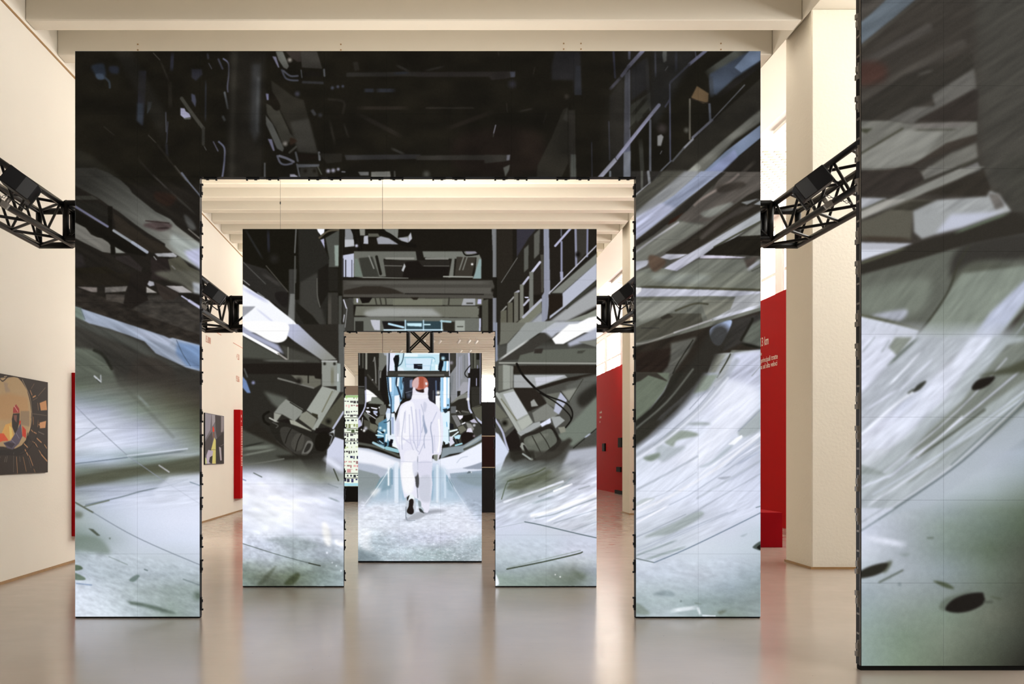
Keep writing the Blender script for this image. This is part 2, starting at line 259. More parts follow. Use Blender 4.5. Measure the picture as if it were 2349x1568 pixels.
# ---------------- LED portals ----------------
ART=r'''
=1
F 17150f
T 160 110 5.2275
P 24231d 1 30 60,1200 300,1330 500,1480 640,1600 60,1600
S 2c3646 1 16 270,230 400,200 430,250 440,340 410,390 350,380 300,310
S 4a5a70 .9 10 320,330 400,325 425,385 345,390
L 3a4554 .8 6 26 430,370 480,420 490,490
S 252b3a 1 16 480,240 590,240 590,320 500,310
P 2b2c38 1 10 840,290 925,290 915,600 885,950 810,890 825,640
P 3f4958 .9 14 818,680 895,680 880,945 815,885
P 4a545d 1 6 945,660 995,660 980,740 935,810
L 6a6560 1 3 8 1010,75 1090,160
L 2a2722 1 6 20 1090,160 1200,420
L 28251f 1 6 45 1210,420 1215,740
L 2d2f3d 1 6 40 1240,75 1230,290
L 5b5f70 1 4 14 1160,790 1165,1020
L 45485a 1 4 12 1185,900 1170,1150
L 2c2d33 1 6 30 1165,1150 1180,1320
P c8c8ea 1 2 1335,735 1385,740 1400,775 1440,800 1462,845 1380,858 1335,820
P 6a6b68 1 3 1370,858 1465,850 1455,870 1390,872
L 4b4a41 1 4 42 1350,620 1460,780 1610,980
L 3a3a36 1 5 35 1610,980 1610,1170
L 77787c 1 3 8 1620,1195 1645,1240
P 50546a 1 6 1465,560 1510,580 1525,650 1515,725 1470,650
P 2e2f3a 1 10 1470,270 1590,270 1600,330 1520,410 1470,370
L 2a2d35 1 6 20 1640,400 1635,900
L 3f4048 1 6 25 1660,80 1670,150
L 5a5a68 1 3 10 1675,200 1710,265
L 4a4b5c 1 5 22 1790,150 1840,265
L 8285a8 1 4 18 1850,145 1910,200 1915,330 1900,470 1905,540
L 6b7078 1 5 25 1865,550 1880,620 1905,740
L 4d4f52 1 8 30 1840,830 1870,890
L 6a6a80 1 3 15 1730,1140 1785,1250
L 8488a8 1 4 22 1795,1140 1860,1210 1865,1330 1850,1480 1830,1600
L 403f39 1 8 30 2010,60 1970,600 1955,1000 1945,1600
L 302c27 1 4 10 420,960 540,1060
L 5a554e 1 4 8 950,1060 1040,1150
L 28251f 1 6 20 1040,1150 1390,1600
L 4a4742 1 5 16 1270,1430 1400,1600
L 24211d 1 8 25 820,1340 1060,1600
T 560 110 5.2275
P 30333a 1 24 110,200 175,210 165,600 150,1060 60,1040 20,800 60,500
P 65696c 1 10 135,330 165,330 152,1060 120,1020 100,800
P 7b7d77 1 3 385,55 470,55 545,235 520,270 480,250 420,160
P 9a9ab8 1 3 345,115 390,120 430,250 415,250
P 3a3330 1 5 500,55 680,55 690,180 640,180 560,120
E b8aca0 1 28 555,160
P 413f3b 1 4 680,55 880,55 945,265 700,250
L 585c6c 1 5 22 460,280 500,370 560,400 650,405
L 6f7284 1 6 22 480,290 560,350 650,350
L 6c7078 1 3 12 690,280 700,370
L 70747c 1 3 22 965,275 970,350
P 151310 1 4 720,290 930,300 930,360 720,350
P 36373c 1 6 700,410 960,420 960,450 700,440
P 2d2c2a 1 6 1230,310 2120,300 2120,355 1230,360
L 2c3038 1 8 30 1800,320 1980,310
L 302e2b 1 6 30 1830,220 1990,300
L 29261f 1 8 60 1340,190 1360,280
E 50556a 1 22 1065,495
E 50556a 1 20 1130,480
E 50556a 1 18 1190,475
L 2f333d 1 6 45 1450,525 1560,525
L 2f333d 1 6 45 1590,525 1815,525
P 9a9cc8 1 3 265,560 300,565 300,640 280,640
P 2f2d27 1 10 330,400 600,600 720,640 890,1280 660,1260 560,1000 440,760 360,650
P 48463e 1 16 560,900 780,860 890,1275 650,1260
P 4a483c 1 6 270,680 430,760 560,1040 620,1110 470,1180 400,1000 280,800
P 70726f 1 4 265,820 350,930 485,1220 470,1260 400,1220 270,930
S 15120e 1 6 320,520 440,700 400,770 330,700
P 9c9cc0 1 3 290,1105 340,1110 375,1250 355,1250
S 3a2a20 1 10 560,1090 640,1130 560,1180
E c8beb4 1 30 500,1165
L 5a5a50 1 5 25 550,1270 630,1200
L 82859a 1 4 24 405,1310 440,1390 500,1415 580,1400
L a0a2b8 1 5 30 430,1310 520,1340 600,1380
L 70747c 1 4 25 625,1270 650,1370
L 8c9096 1 3 28 905,1270 912,1355
P 1b1410 1 4 660,1280 880,1300 880,1350 660,1370
P 6c7078 1 4 630,1410 910,1410 905,1440 650,1450
P 34332c 1 4 680,1450 880,1450 900,1600 680,1600
L 70747c 1 3 20 640,1410 680,1600
L 55584f 1 3 15 890,1440 935,1530
E 17140f 1 26 740,1490
E 17140f 1 26 850,1490
E d0d0ea 1 26 1015,1490
E d0d0ea 1 26 1075,1485
E c0c0d8 1 20 1135,1470
L b0b0c0 1 4 14 1180,1500 1215,1502
P 8f9090 1 4 1370,1500 1500,1500 1500,1545 1400,1545
P a0a09a 1 3 1530,1500 1755,1495 1765,1565 1530,1565
L 55554c 1 3 20 1810,1500 1815,1600
P 3a3a3c 1 7 1210,1300 2120,1290 2120,1345 1230,1360
P 2a2823 1 7 900,1280 1180,1280 1180,1380 1000,1400
L 3c3b38 1 7 30 1770,1220 1930,1290
L 4a4b50 1 9 38 820,760 860,820
E 3c3d42 1 28 920,820
E 4a4c5c 1 32 645,565
L 2e2b25 1 7 30 1030,880 1100,1180
L 2c2a25 1 7 25 1200,920 1260,1090
L 2a2520 1 6 40 1360,735 1970,735
L 2a241d 1 12 50 1360,800 1900,1080
L 26231e 1 7 30 1020,630 1200,660 1190,800
P d8d8f0 1 4 555,1530 610,1530 650,1555 640,1600 560,1600
L 6a6c70 1 4 20 255,1400 255,1600
T 960 110 5.2275
S 251b18 .7 60 500,1060 1400,1000 1450,1500 500,1500
P 2a2726 1 6 -20,305 1165,295 1165,360 1060,380 880,400 850,360 -20,360
P 4a4e5c 1 6 1100,300 1165,300 1160,365 1110,365
E 30303a 1 50 1130,450
L 2b2926 1 7 25 80,290 320,235
L 2c2924 1 5 22 100,735 660,735
L 26211c 1 12 50 330,990 900,780
L c8c8e0 1 1 11 930,940 905,1040
L 606060 1 3 8 905,1040 900,1080
P 3e3c38 1 6 -20,1305 1100,1295 1095,1360 1040,1375 800,1400 790,1360 -20,1360
P 9a9aa8 1 8 1065,1300 1105,1295 1095,1360 1060,1365
P 7a7c76 1 5 1020,1450 1100,1415 1090,1480 1045,1560
P 28282c 1 12 1640,55 1945,55 1955,560 1870,560 1860,400 1600,400 1600,230
P 2f323a 1 9 1890,230 1945,230 1960,580 1875,580
E 38342f 1 32 1780,600
P 2f2d27 1 9 1790,730 1800,1400 1700,1600 1420,1600 1430,1430 1600,1090 1740,750
P 3f3d36 1 10 1760,800 1790,730 1795,900 1730,870
P 35312a 1 6 1800,760 1880,760 1890,1600 1820,1600 1800,1200
P 60645f 1 9 1830,1290 1890,1290 1897,1600 1825,1600
L 3a3c4a 1 3 12 2080,1150 2085,1600
E 4f4f48 1 44 100,1530
L 36332f 1 3 8 1060,680 1070,780
L 2d2a26 1 7 20 1200,780 1380,740
L 302c28 1 4 10 1540,800 1500,920
L 34302d 1 3 8 1400,250 1380,330
L 302e2b 1 5 10 960,50 965,100
T 1360 110 5.2275
P 232220 1 12 200,600 370,350 370,1600 200,1600
L 4e504a 1 12 110 1820,30 1390,330
P 3d4552 1 12 1880,50 2040,50 2035,165 1700,380 1480,580 1420,560 1400,330
P 68768c 1 8 1880,50 2040,50 2035,145 1780,310 1700,250
L 1c1a18 1 8 60 2060,170 1500,600
P 5e4d38 1 6 1250,470 1390,560 1385,660 1330,680 1180,610
L 585346 1 4 22 1165,630 1165,1110
L 2a2018 1 3 10 1175,625 1380,680
L 363a40 1 12 50 1415,350 1430,600
L 50545e 1 5 28 1400,690 1410,890
P 25231e 1 7 1900,480 2035,360 2035,730 1500,1150 1050,1600 770,1600 950,1380 1430,900
L 55565a 1 4 14 1820,460 1430,880
L 5b5c66 1 5 30 1430,880 1200,1090
L 787980 1 5 26 1200,1110 1090,1220
L 4c4d50 1 4 22 1090,1220 960,1370
L 5a5c62 1 4 18 940,1370 800,1510 750,1600
P 5a5a50 1 14 2035,740 2035,890 1700,1120 1250,1600 1020,1600 1500,1170
L 68685e 1 16 60 2020,780 1250,1440
L 888982 1 12 80 1270,1430 1080,1600
P 6c788e 1 7 2035,920 2035,1075 1640,1400 1450,1600 1220,1600 1600,1250
P 8089a9 1 14 1700,1230 1740,1320 1450,1600 1240,1600
P 201d19 1 6 2035,1095 2035,1600 1470,1600 1740,1330
L 3a3631 1 12 40 1950,1370 1700,1600
L 60647c 1 3 30 440,55 440,140
P 5b5f72 1 6 385,330 452,270 450,1050 455,1600 370,1600 380,500
L 868aa0 1 4 12 440,280 448,1100
P 747881 1 6 370,1270 455,1250 450,1600 370,1600
L 9c9ec4 1 2 45 610,40 430,240
L 7a7c9c 1 3 38 430,240 350,350
L 4c4c5a 1 6 36 345,360 210,510
L 2e2f3c 1 4 25 250,55 270,370
L 484a5a 1 4 16 195,900 205,1360
L 7a8088 1 4 25 210,1500 210,1600
P 24262e 1 12 455,270 640,130 650,500 460,650
P 454842 1 10 455,700 670,560 690,750 455,1000
L 1a1a15 1 6 45 660,600 470,830
L 1a1a15 1 6 50 540,900 460,990
L 1d1d16 1 5 30 680,750 610,830
L 5a5c64 1 5 28 690,880 690,1600
L 33353a 1 9 40 650,130 665,560
L 33332e 1 9 50 575,1110 600,1600
L 40423e 1 4 20 680,560 690,760
L 55586a 1 6 20 750,55 755,370
P 7a7c74 1 6 840,55 890,55 885,170 850,190 835,110
L 2c2d36 1 6 30 1000,55 1000,300
L 40404a 1 4 14 1230,55 1240,130
L 5c5d70 1 5 38 1355,50 1160,210
L 35353d 1 5 25 1160,210 930,430
L 484a5a 1 4 18 925,450 930,1370
L 40404e 1 4 20 920,640 870,720
E 3c3634 1 60 830,980
P 8c8c8c 1 5 775,1070 820,1050 850,1080 820,1190 775,1190
L 8a8a90 1 2 8 830,1250 810,1285
L 8a8a90 1 2 8 900,240 870,285
E 45443e 1 34 1125,1000
L a8a9c8 1 2 42 795,700 610,930 280,1350
L c0c2d8 1 2 50 275,1355 60,1600
L 1a1a18 1 1 6 270,1330 295,1370
T 0 0 1
P 23211d .9 5 526,118 612,118 606,330 600,412 520,412 524,240
P 3a3832 .8 5 533,118 545,118 538,412 528,412
P 45474a .8 5 580,150 600,150 596,310 586,330 576,300
P 63676b .7 3 590,180 598,180 594,310 588,300
P 2a2926 .6 8 262,118 300,118 380,260 380,330
P 26241f .5 10 1430,118 1500,118 1500,260 1380,400 1380,300
P 2c2d30 .5 8 1500,118 1600,118 1500,300 1490,230
P 1b1813 .34 6 100,60 1400,60 1380,400 1380,412 200,412 100,412
P 1f1c18 .18 6 1380,60 1620,60 1500,230 1420,412 1380,412
N .3 0 70 40 33 165,110 1760,110 1760,411 165,411
T 160 400 6.534
F2 201d19 170,410 460,900
G 2d2c28 7b7d73 1 8 300,100 1500,1000 60,-80 400,-80 600,0 780,110 900,220 950,300 1100,420 1300,580 1520,690 1600,780 1700,860 1970,1060 1970,1440 1620,1230 1550,1190 1440,1110 1440,1060 1180,900 980,760 750,580 600,490 450,380 300,300 60,170
P 969c98 1 35 1550,900 1990,1070 1990,1440 1700,1270 1500,1050
P b0b2cc 1 22 1720,1170 1990,1120 1990,1460 1800,1300
S 4a3f3e 1 14 1110,780 1300,720 1520,760 1530,820 1400,870 1280,850
L 332a28 1 6 18 1150,715 1500,750
L 2e2524 1 9 25 1300,830 1500,820
P 35342e 1 9 60,340 350,340 450,400 60,400
P 232019 1 9 60,430 450,450 580,560 580,780 60,490
P 14120e 1 4 60,540 600,830 660,880 1180,1190 1150,1250 900,1200 690,1110 630,1080 560,1010 480,970 400,960 300,870 60,710
P 14120e 1 4 580,490 650,500 650,860 690,1080 690,1220 630,1220 620,1050 590,860
L 6e6e84 1 3 34 60,480 580,800
P 2e261c 1 7 660,600 800,680 1150,960 1350,1040 1440,1100 1540,1190 1280,1200 1180,1180 700,860
L 8e9298 1 3 40 670,860 950,1040
L a4aab8 1 3 46 950,1040 1170,1185
P 68655c 1 4 60,725 250,820 330,920 420,960 500,980 590,1040 620,1080 625,1200 500,1180 60,960
P 8a8c82 1 4 690,1105 850,1200 700,1200
P 2f2a28 1 10 700,1250 900,1230 1100,1420 1080,1480 700,1290
P 2b2726 1 14 60,1170 200,1230 250,1400 60,1420
P 251f12 1 10 60,1430 560,1400 880,1600 60,1600
P 55523f 1 10 1480,1290 1660,1250 1800,1400 1990,1490 1990,1600 1500,1600
P 282220 1 9 1230,1260 1480,1290 1530,1480 1480,1600 1230,1600
P a4a4a8 1 4 1280,1205 1560,1195 1620,1240 1600,1260 1330,1250
L b0b0b0 1 3 12 1270,1250 1310,1300
L 7a7874 1 5 18 1540,1390 1590,1440
L 60636e 1 6 30 1690,0 1780,120
L 60636e 1 5 22 1780,120 1990,370
L 35322f 1 7 25 1250,20 1500,260
L 302e2a 1 7 30 1500,260 1900,620
S 2c201a 1 24 1300,280 1600,350 1500,500 1300,400
S 4c4c4a 1 14 1720,620 1850,720 1900,840 1800,830
L 78746e 1 6 18 1790,840 1960,980
T 160 630 6.534
P 221e18 1 9 60,0 920,0 930,100 880,180 60,180
P 6b6460 1 7 130,200 420,210 420,280 330,280
P 6d665f 1 7 540,210 880,190 850,270 540,290
P 3b352e 1 14 1190,330 1660,340 1990,520 1990,1060 1150,800 930,560
P 2d261f 1 8 60,210 330,290 860,500 1200,650 1990,930 1990,1080 1540,970 1430,940 60,470
P 423d38 1 9 550,310 840,320 820,460 560,400
N .28 0 20 8 1 60,210 1990,210 1990,1080 60,1080
P 1f1b18 1 7 920,-20 1250,-20 1170,200 1160,330 1190,400 930,530 820,460 850,320 900,150
S 5c5a4b 1 24 1300,-20 1990,-20 1990,200 1850,290 1700,170 1500,100
P a0a4aa 1 16 1850,130 1990,160 1990,320 1870,290
P 352b24 1 9 1280,130 1420,190 1640,290 1640,340 1560,400 1420,400 1350,300
P a8a8b0 1 6 1200,110 1270,130 1280,180 1210,195 1175,165
P 97938f 1 4 1160,200 1320,290 1160,290
P aaa6a6 1 4 1450,185 1700,190 1850,290 1650,290 1550,240
L c0c0dc 1 6 22 1690,340 1800,410
L c4c4e0 1 6 42 1800,410 1990,530
P 38352e 1 10 60,640 300,700 850,820 1130,930 1300,1000 1990,1300 1990,1880 60,1880
P 98a2b4 1 9 60,485 1430,940 1500,975 1550,965 1990,1085 1990,1470 1750,1410 1300,1200 1130,1020 900,930 600,830 300,750 60,620
P 7088ac 1 30 1620,1020 1990,1090 1990,1450 1760,1390 1600,1200
P 6d7a70 1 14 60,490 180,520 240,720 60,640
P b0b8cc .8 20 900,800 1430,950 1550,1000 1500,1080 1100,960
P 4b4d48 .8 26 60,640 300,760 650,850 900,960 1130,1060 1300,1220 1750,1430 1500,1400 900,1100 60,760
L 3f4a58 1 3 8 1610,1000 1700,1200 1820,1390
L 5a6668 1 4 10 170,520 240,690
P 596151 1 30 60,1100 400,1150 560,1300 650,1450 820,1880 60,1880
L 2a2a20 1 14 45 380,1150 520,1230 640,1430
S 3a332b 1 40 1000,1300 1500,1350 1600,1880 900,1880
T 160 400 6.534
N .2 32 90 9 31 60,0 1990,0 1990,3000 60,3000
T 0 0 1
M 174 860 466 1420 5 860,890,920,945,975,1000,1025,1045,1060,1080,1100,1120,1150,1200,1240,1280,1320,1360,1420 4a5040 55564a 4a4438 3c352c 39332d 6b7566 6b7064 57584a 463f33 38332c 8a939a 7d8884 6a7262 55533f 443c30 b8bed2 a5abbb 7f8a80 6a7058 48452f d4d9e8 ccd2e4 a8aebd 7e8678 5a5e44 d6dced d6dcee c8cee4 9aa2a4 66704f d8deec d8def0 ccd4e6 a0a8b4 7c8578 b4beca b8c4d2 9cacb0 a8b0b4 9aa4a4 b0bcd0 b4c0d2 8a9896 707a6e 5a5c48 7c8880 6a7262 5e644a 5f6048 5c5c4a 5c6050 66705a 8a9494 8e9694 9ca4a8 8a929c a4acbc b8c0d2 c2cadc ccd4e8 a8b2b4 c4cce0 d8def0 dce2f4 e0e6f8 9eaaa8 bcc6d2 d4dcee dfe5f7 e2e8fa 7a8a84 a4b0b4 ccd4e4 d6def0 dce4f6 b0bcc4 bcc6d0 c4ced8 c4ced8 cdd5e4 bcc6d4 b4c0c8 b4bfc8 b0bcc4 b4c0c8 dce4f2 c8d2dc a8b4b6 9ca8a8 98a4a4 e0e8f4 dce6f0 b8c4ca 90a098 a0acb0
T 160 860 5.228
P 55583f .85 18 60,1235 500,1160 850,1110 1200,1060 1590,975 1590,1160 1200,1190 950,1200 500,1290 60,1365
L 8f96a4 1 2 8 60,370 330,640 700,980 870,1100 1190,1320 1600,1580
L 8a94a0 1 2 10 60,805 330,650
L 6a7684 1 3 10 60,1083 700,1005
L 5a6468 .6 8 22 740,1012 1400,927
L c8d0dc 1 3 14 700,985 1420,900
L 7f8a94 1 4 14 200,1575 620,1480 870,1410 1200,1340 1420,1270
L b8b8bc 1 5 16 1080,1100 1200,1180
L c0c4c8 1 4 20 305,30 380,100
L a8acb0 1 4 14 380,20 385,100
L 2c2e24 1 4 8 330,70 375,110
P dde3f4 .7 22 1200,1240 1590,1200 1590,1600 1100,1600 1000,1420
L 6e8090 1 3 8 1450,1300 1590,1350
L 4d5040 .22 16 40 620,60 700,200 1000,500 1250,760
L 8a9490 .6 12 30 820,260 960,400
N .08 -8 60 4 2 60,0 1600,0 1600,1600 60,1600
T 160 1150 5.228
L 5a6450 1 5 18 60,20 200,100 290,150
L 6d7a66 1 4 14 180,80 480,5
L 7e8894 1 2 9 290,150 700,390 1100,580 1600,790
P 4f5a48 1 5 230,340 290,350 380,430 340,430
S 65705a .8 20 60,140 160,150 150,210 60,210
S 76847a .7 28 60,430 350,450 500,640 250,620 60,580
E 6a7670 1 12 490,460
L 6f7d80 1 4 14 905,832 940,845
S 6f7f7c 1 10 720,960 800,900 850,910 780,980
S 5a6a58 1 8 60,780 140,790 160,830 60,845
S 6a7a6c 1 8 60,870 190,930 180,960 60,950
L 8a9cb8 1 5 14 90,1000 270,1020
L 96a2a4 1 4 12 480,680 700,775
P 5f6d64 1 12 690,1210 850,1230 1000,1260 1250,1340 1300,1370 1100,1340 900,1280 740,1250
S 98a6a4 .6 32 1060,1050 1350,1020 1590,1030 1500,1180 1200,1150
E 66746a 1 60 1545,1150
L 808c90 1 5 16 1370,950 1560,1020
N .1 20 14 6 3 60,560 1600,800 1600,1400 60,1400
T 1440 400 6.534
F2 524f46 1454,411 1760,640
P 2a2825 1 7 60,-30 520,-30 340,170 60,340
L 55564c 1 6 36 215,-20 215,230
L 7a7c80 1 6 40 310,-20 330,150
L a0a2a8 1 3 16 340,140 100,345
P 4c4a3e 1 14 530,-30 880,-40 60,720 60,420
P 888a8c 1 18 860,-30 1100,-30 780,280 60,860 60,640
P 8c94aa 1 11 1100,-30 1430,-30 1240,120 900,380 60,1050 60,760 700,330
P b2b6ce 1 28 60,700 500,450 720,520 60,1040
P 524d48 1 9 1430,-20 2000,-20 2000,240 1700,380 1240,720 900,740 760,700 860,600 1280,230
P 2b2823 1 6 1400,-10 1480,-10 860,590 560,790 400,920 60,1140 60,1060 640,620 1250,110
L 7a706a 1 12 36 1660,20 1480,170 1150,360 1000,480
S 38332e 1 18 1350,200 1700,130 1750,200 1400,300
P 352219 1 9 640,700 850,585 720,720 600,780
S 7b7e74 1 18 1100,600 1500,450 1560,480 1250,660
P 75776a 1 16 60,1150 400,960 760,720 1150,780 880,960 560,1150 350,1260 60,1480
L a4a3a6 1 10 28 100,1200 400,980 760,740
P 2b2721 1 6 2000,240 2000,550 1560,800 920,1210 760,1210 560,1200 700,1110 870,1010 1180,790 1300,690 1800,330
P 48433e 1 14 1960,470 1500,700 1100,1010 1080,960 1300,760 1700,500
P 8a8c8c 1 7 1700,440 1930,385 1980,390 1800,480
P 9a9ea0 1 4 1890,470 2000,400 2000,480
P 2b2721 1 4 2000,370 1800,500 1780,480 1970,380
G a4a8ac bcbccc 1 5 1900,650 700,1400 2000,570 2000,710 1750,870 1560,1000 1300,1110 1140,1230 1020,1290 740,1470 560,1500 440,1500 640,1370 830,1260 1180,1060
P 7a7c70 1 6 1650,970 2000,745 2000,930
L 4c4d38 1 6 28 2000,722 1650,910 1300,1110
P 1f1c16 1 6 2000,930 2000,1245 1700,1230 1400,1240 1140,1230 1290,1120 1650,950
P 6e7265 1 9 1060,1290 2000,1290 2000,1600 60,1600 60,1500 400,1400 740,1470
P c4c0d0 1 3 1110,1230 1400,1235 1780,1260 1700,1275 1080,1277
P b4b4c0 1 5 480,1270 580,1215 900,1215 780,1270 640,1300
P a8aab4 1 12 60,1330 350,1300 280,1390 60,1500
S 5a4a3e 1 14 320,1240 450,1250 580,1340 420,1480 330,1400
P 4c4038 1 14 1740,1290 1960,1250 1900,1350 1800,1440
L 9a9ca4 1 10 50 2000,1310 1800,1450
L 40403a 1 3 10 2000,1400 1860,1470
T 1440 630 6.534
F2 6a6d60 1454,650 1760,920
P 767a6a 1 7 60,-10 2010,-10 2010,240 60,200
S 878c86 .8 34 400,20 1200,20 1100,150 500,130
L 4c4a32 1 12 36 200,200 2010,250
P babcca 1 9 60,215 1000,240 2010,270 2010,490 1700,350 1300,340 60,350
P fdfdff 1 6 60,205 210,215 200,270 150,320 60,335
L 565c40 1 7 26 200,390 870,400
P 8c8e86 1 22 60,400 900,400 1000,370 800,500 600,600 200,720 60,600
P 7c7d6c 1 11 1120,400 1600,390 1560,520 1300,660 1200,700 1120,500
P a2a4a8 1 12 1620,340 2010,300 2010,470 1300,680 1250,690 1540,540
L 4a4834 1 9 28 720,560 1000,455 1200,460
P 4e4c3e 1 11 490,660 600,600 1100,600 1130,740 700,900 60,1060 60,850 200,770
P 383328 1 6 490,660 620,605 690,660 520,690
L 3a3830 1 5 16 210,820 470,820
P 2b2620 1 9 60,1115 1250,790 2010,555 2010,1150 1560,1150 1040,1880 60,1880
L 8e8a80 1 5 20 60,1060 300,1035 700,890
L aaa8a8 1 5 28 700,890 1250,700
L c8cad6 1 7 48 1250,700 2010,480
P 34322f 1 16 1560,700 2010,600 2010,1130 1700,1050 1420,1180 1480,900
P 5c6058 1 18 1750,960 1850,770 2010,680 2010,1100 1720,1020
L 1f1d18 1 12 36 1870,680 1850,740 1700,1000
L 1c1c12 1 9 36 1700,1050 2010,1125
S a8b8da 1 7 1250,820 1400,740 1560,705 1520,850 1420,1040 1350,1085 1270,1030 1230,920
S bccaec .8 20 1320,860 1440,800 1400,960 1330,980
P 5c5c56 1 16 650,1050 1040,950 1000,1030 900,1200 700,1480 600,1880 480,1560 640,1300
L 2a281e 1 6 18 980,1000 760,1340 680,1500
P 271f1a 1 16 60,1200 640,1120 600,1400 60,1880
P 5c6058 1 12 200,1880 300,1490 620,1880
P a4a8ac 1 11 1310,1210 1500,1190 1560,1190 2010,1140 2010,1880 1040,1880
P c8cce0 1 22 1600,1200 2010,1150 2010,1880 1380,1880
P 868a7c 1 16 1300,1220 1480,1200 1330,1450 1100,1880
L 3a3c28 1 6 20 1540,1210 1480,1330 1340,1560
L 8a8e90 1 2 8 2010,1370 1860,1540
T 1440 400 6.534
N .22 -36 90 8 32 60,0 2010,0 2010,3200 60,3200
T 0 0 1
M 1454 870 1750 1420 5 870,920,1000,1050,1100,1150,1180,1220,1260,1290,1320,1350,1380,1420 c8ccd8 b0b6c4 c0c4d4 d8dcee dce0f2 c0c6d4 b8becd dce0f0 e4e8fa d8deee ccd2e2 d4daea e2e8f8 d8deee b8bec8 d0d8e4 d8dcec e8ecfa d0d6e6 c8cee0 e0e6f6 e4eafa e2e8f8 d8def0 d0d6ea dce2ee e0e6f6 dee4f6 dce2f4 d4daee dce2f0 d4dae8 c8cedc d8def0 d8def0 d0d6e2 c8d0dc d4dae8 d0d6e6 c4d0dc c4ccd6 ccd4de d4dce8 ccd6e2 c0ccd6 d0d8e4 ccd4e2 ccd6e2 c8d2e0 b0bcc6 c4ccda c8d2e0 c4ccd8 b4c0cc 98a6ae bcc8d0 b8c4cc b4c0ca a0aeb8 8c9a9c a8b6ba b0bec2 98a8aa 8c9a9c 8a9696 a0aeb0 b8c4cc a0b0b2 88968e 98a4a6
T 1440 860 5.228
P a8aebb 1 12 900,-10 1110,-10 1000,160 960,220 800,300 600,500 380,720 60,910 60,860 400,520 640,320
P 8e988e 1 14 900,20 1090,10 960,200 780,240
P 6a7264 1 10 60,-10 500,-10 490,90 430,220 250,450 60,630
P 3a342a 1 9 60,-10 350,-10 470,80 480,95 250,20 150,90 60,120
P 2e2c22 1 7 520,40 560,-10 900,-10 800,140 600,330 400,500 200,740 60,880 60,600 280,420 440,220
P 42432a 1 12 60,700 300,560 420,560 250,740 60,880
L 8c8c84 1 3 10 110,670 450,270
L 55564a 1 9 28 420,560 620,370
L 9aa0b0 1 3 8 960,190 740,430
S eaeefc .9 45 1150,100 1580,250 1300,700 900,1000 600,1050 1000,600
S a8b0b4 1 12 670,600 900,580 1000,610 820,620
S 96a098 1 14 430,800 540,690 740,690 850,740 600,800 540,880
S b4bcc4 1 22 340,850 550,880 700,870 600,960 400,1060
S 828e84 1 14 190,1010 370,950 380,1000 280,1050
S a8b0b4 1 14 1320,700 1450,560 1610,420 1610,640 1400,760
L 98a0b0 1 5 10 1330,690 1610,420
P f6f9ff 1 3 1200,850 1300,770 1370,735 1380,760 1280,855
S b8c2cc 1 12 850,1120 1000,1050 1200,880 1260,870 1100,1020 950,1110
L eef2ff 1 8 20 820,1240 1610,690
L e8ecfc 1 6 14 900,1250 1610,840
L b8c0d2 1 8 16 1150,1130 1610,780
L b4bcd0 1 8 20 1300,1100 1610,920
L c0c6da 1 8 20 1200,1300 1610,1040
S b0b6c4 1 7 1080,1250 1240,1230 1160,1270
L c0c6d4 1 3 8 250,1500 470,1420 830,1180
S c0c8cc 1 9 60,1580 200,1500 330,1500 150,1590
L b8bed0 .6 1 3 837,900 837,1568
T 0 0 1
L 2f2c24 .85 9 46 1652,770 1600,852 1538,932 1446,1010
L 26241c .8 4 12 1560,860 1510,930 1448,990
L 8f948c .7 3 3 1590,850 1530,925 1460,985
L a9afba .8 5 12 1690,830 1640,905 1560,985 1454,1050
L e8ecf8 .8 3 5 1670,870 1610,940 1530,1010 1454,1060
L 9aa2ae .7 1 2.5 1640,890 1590,948 1500,1024
L aab2be .7 2 5 1600,1050 1530,1090 1454,1130
L f4f6ff .8 2 6 1744,1000 1640,1080 1540,1140 1454,1180
L b0b8c8 .7 1 3 1744,1030 1640,1100 1560,1150 1454,1196
L a8b0be .6 1 3 1744,1090 1640,1150 1560,1196 1454,1236
L b4bcc8 .7 2 5 1744,1060 1660,1110 1600,1146
T 1440 860 5.228
N .07 -42 50 5 4 60,0 1610,0 1610,1600 60,1600
T 1440 1150 5.228
S a4aeb0 1 14 200,440 500,300 830,140 900,190 560,390 350,430
L f2f4ff 1 7 20 60,300 500,60
L f2f4ff 1 7 20 60,110 320,-20
L a8b0bc 1 4 10 60,470 700,170
L a0acb2 1 8 20 60,685 600,480
L a4b0b4 1 8 30 200,720 700,560
L b4bccc 1 4 10 120,620 1000,230
L b8c0d0 1 4 10 400,520 1300,120
L bcc4d4 1 4 10 60,600 1200,150
N .07 -25 40 4 5 60,0 1600,0 1600,150 330,750 60,690
L 5c6868 1 2 10 60,690 320,750
L 6e7e90 1 2 11 320,750 700,590 1200,350 1610,145
S 4a5450 1 9 1500,560 1610,490 1610,600 1540,590
S 14140f 1 3 1550,570 1610,530 1610,600
L 6c7a84 1 3 10 1540,90 1610,70
S b0bcc6 1 7 1350,430 1440,400 1390,440
S 94a2a8 1 11 300,1130 480,1080 570,1130 520,1160
E 7a8688 1 14 640,1215
L 84928e 1 6 18 800,1235 890,1250
S 6f7d68 1 12 1080,1340 1190,1320 1120,1370
L dce4ea 1 14 46 520,1330 840,1285
L dce4ea 1 12 30 840,1285 870,1370
L e4ecf4 1 5 14 900,1385 1050,1390
S 88948e 1 14 60,1240 150,1250 270,1370 60,1350
N .07 10 16 7 6 60,700 1610,700 1610,1400 60,1400
=2
F 17150f
T 550 520 6.533
P 28261f 1 12 880,40 1160,40 1340,480 1350,700 1300,1600 940,1600 830,1450 830,1120 900,1100 900,850
P 3c3a33 1 18 910,850 1170,700 1200,1230 1240,1250 1320,1600 1200,1500 900,1200
P 3a3936 1 7 740,650 860,650 830,1420 720,1360 740,1000
P 747572 1 9 760,1020 830,1020 825,1450 730,1360
L 5e5e5c 1 4 22 850,40 830,400
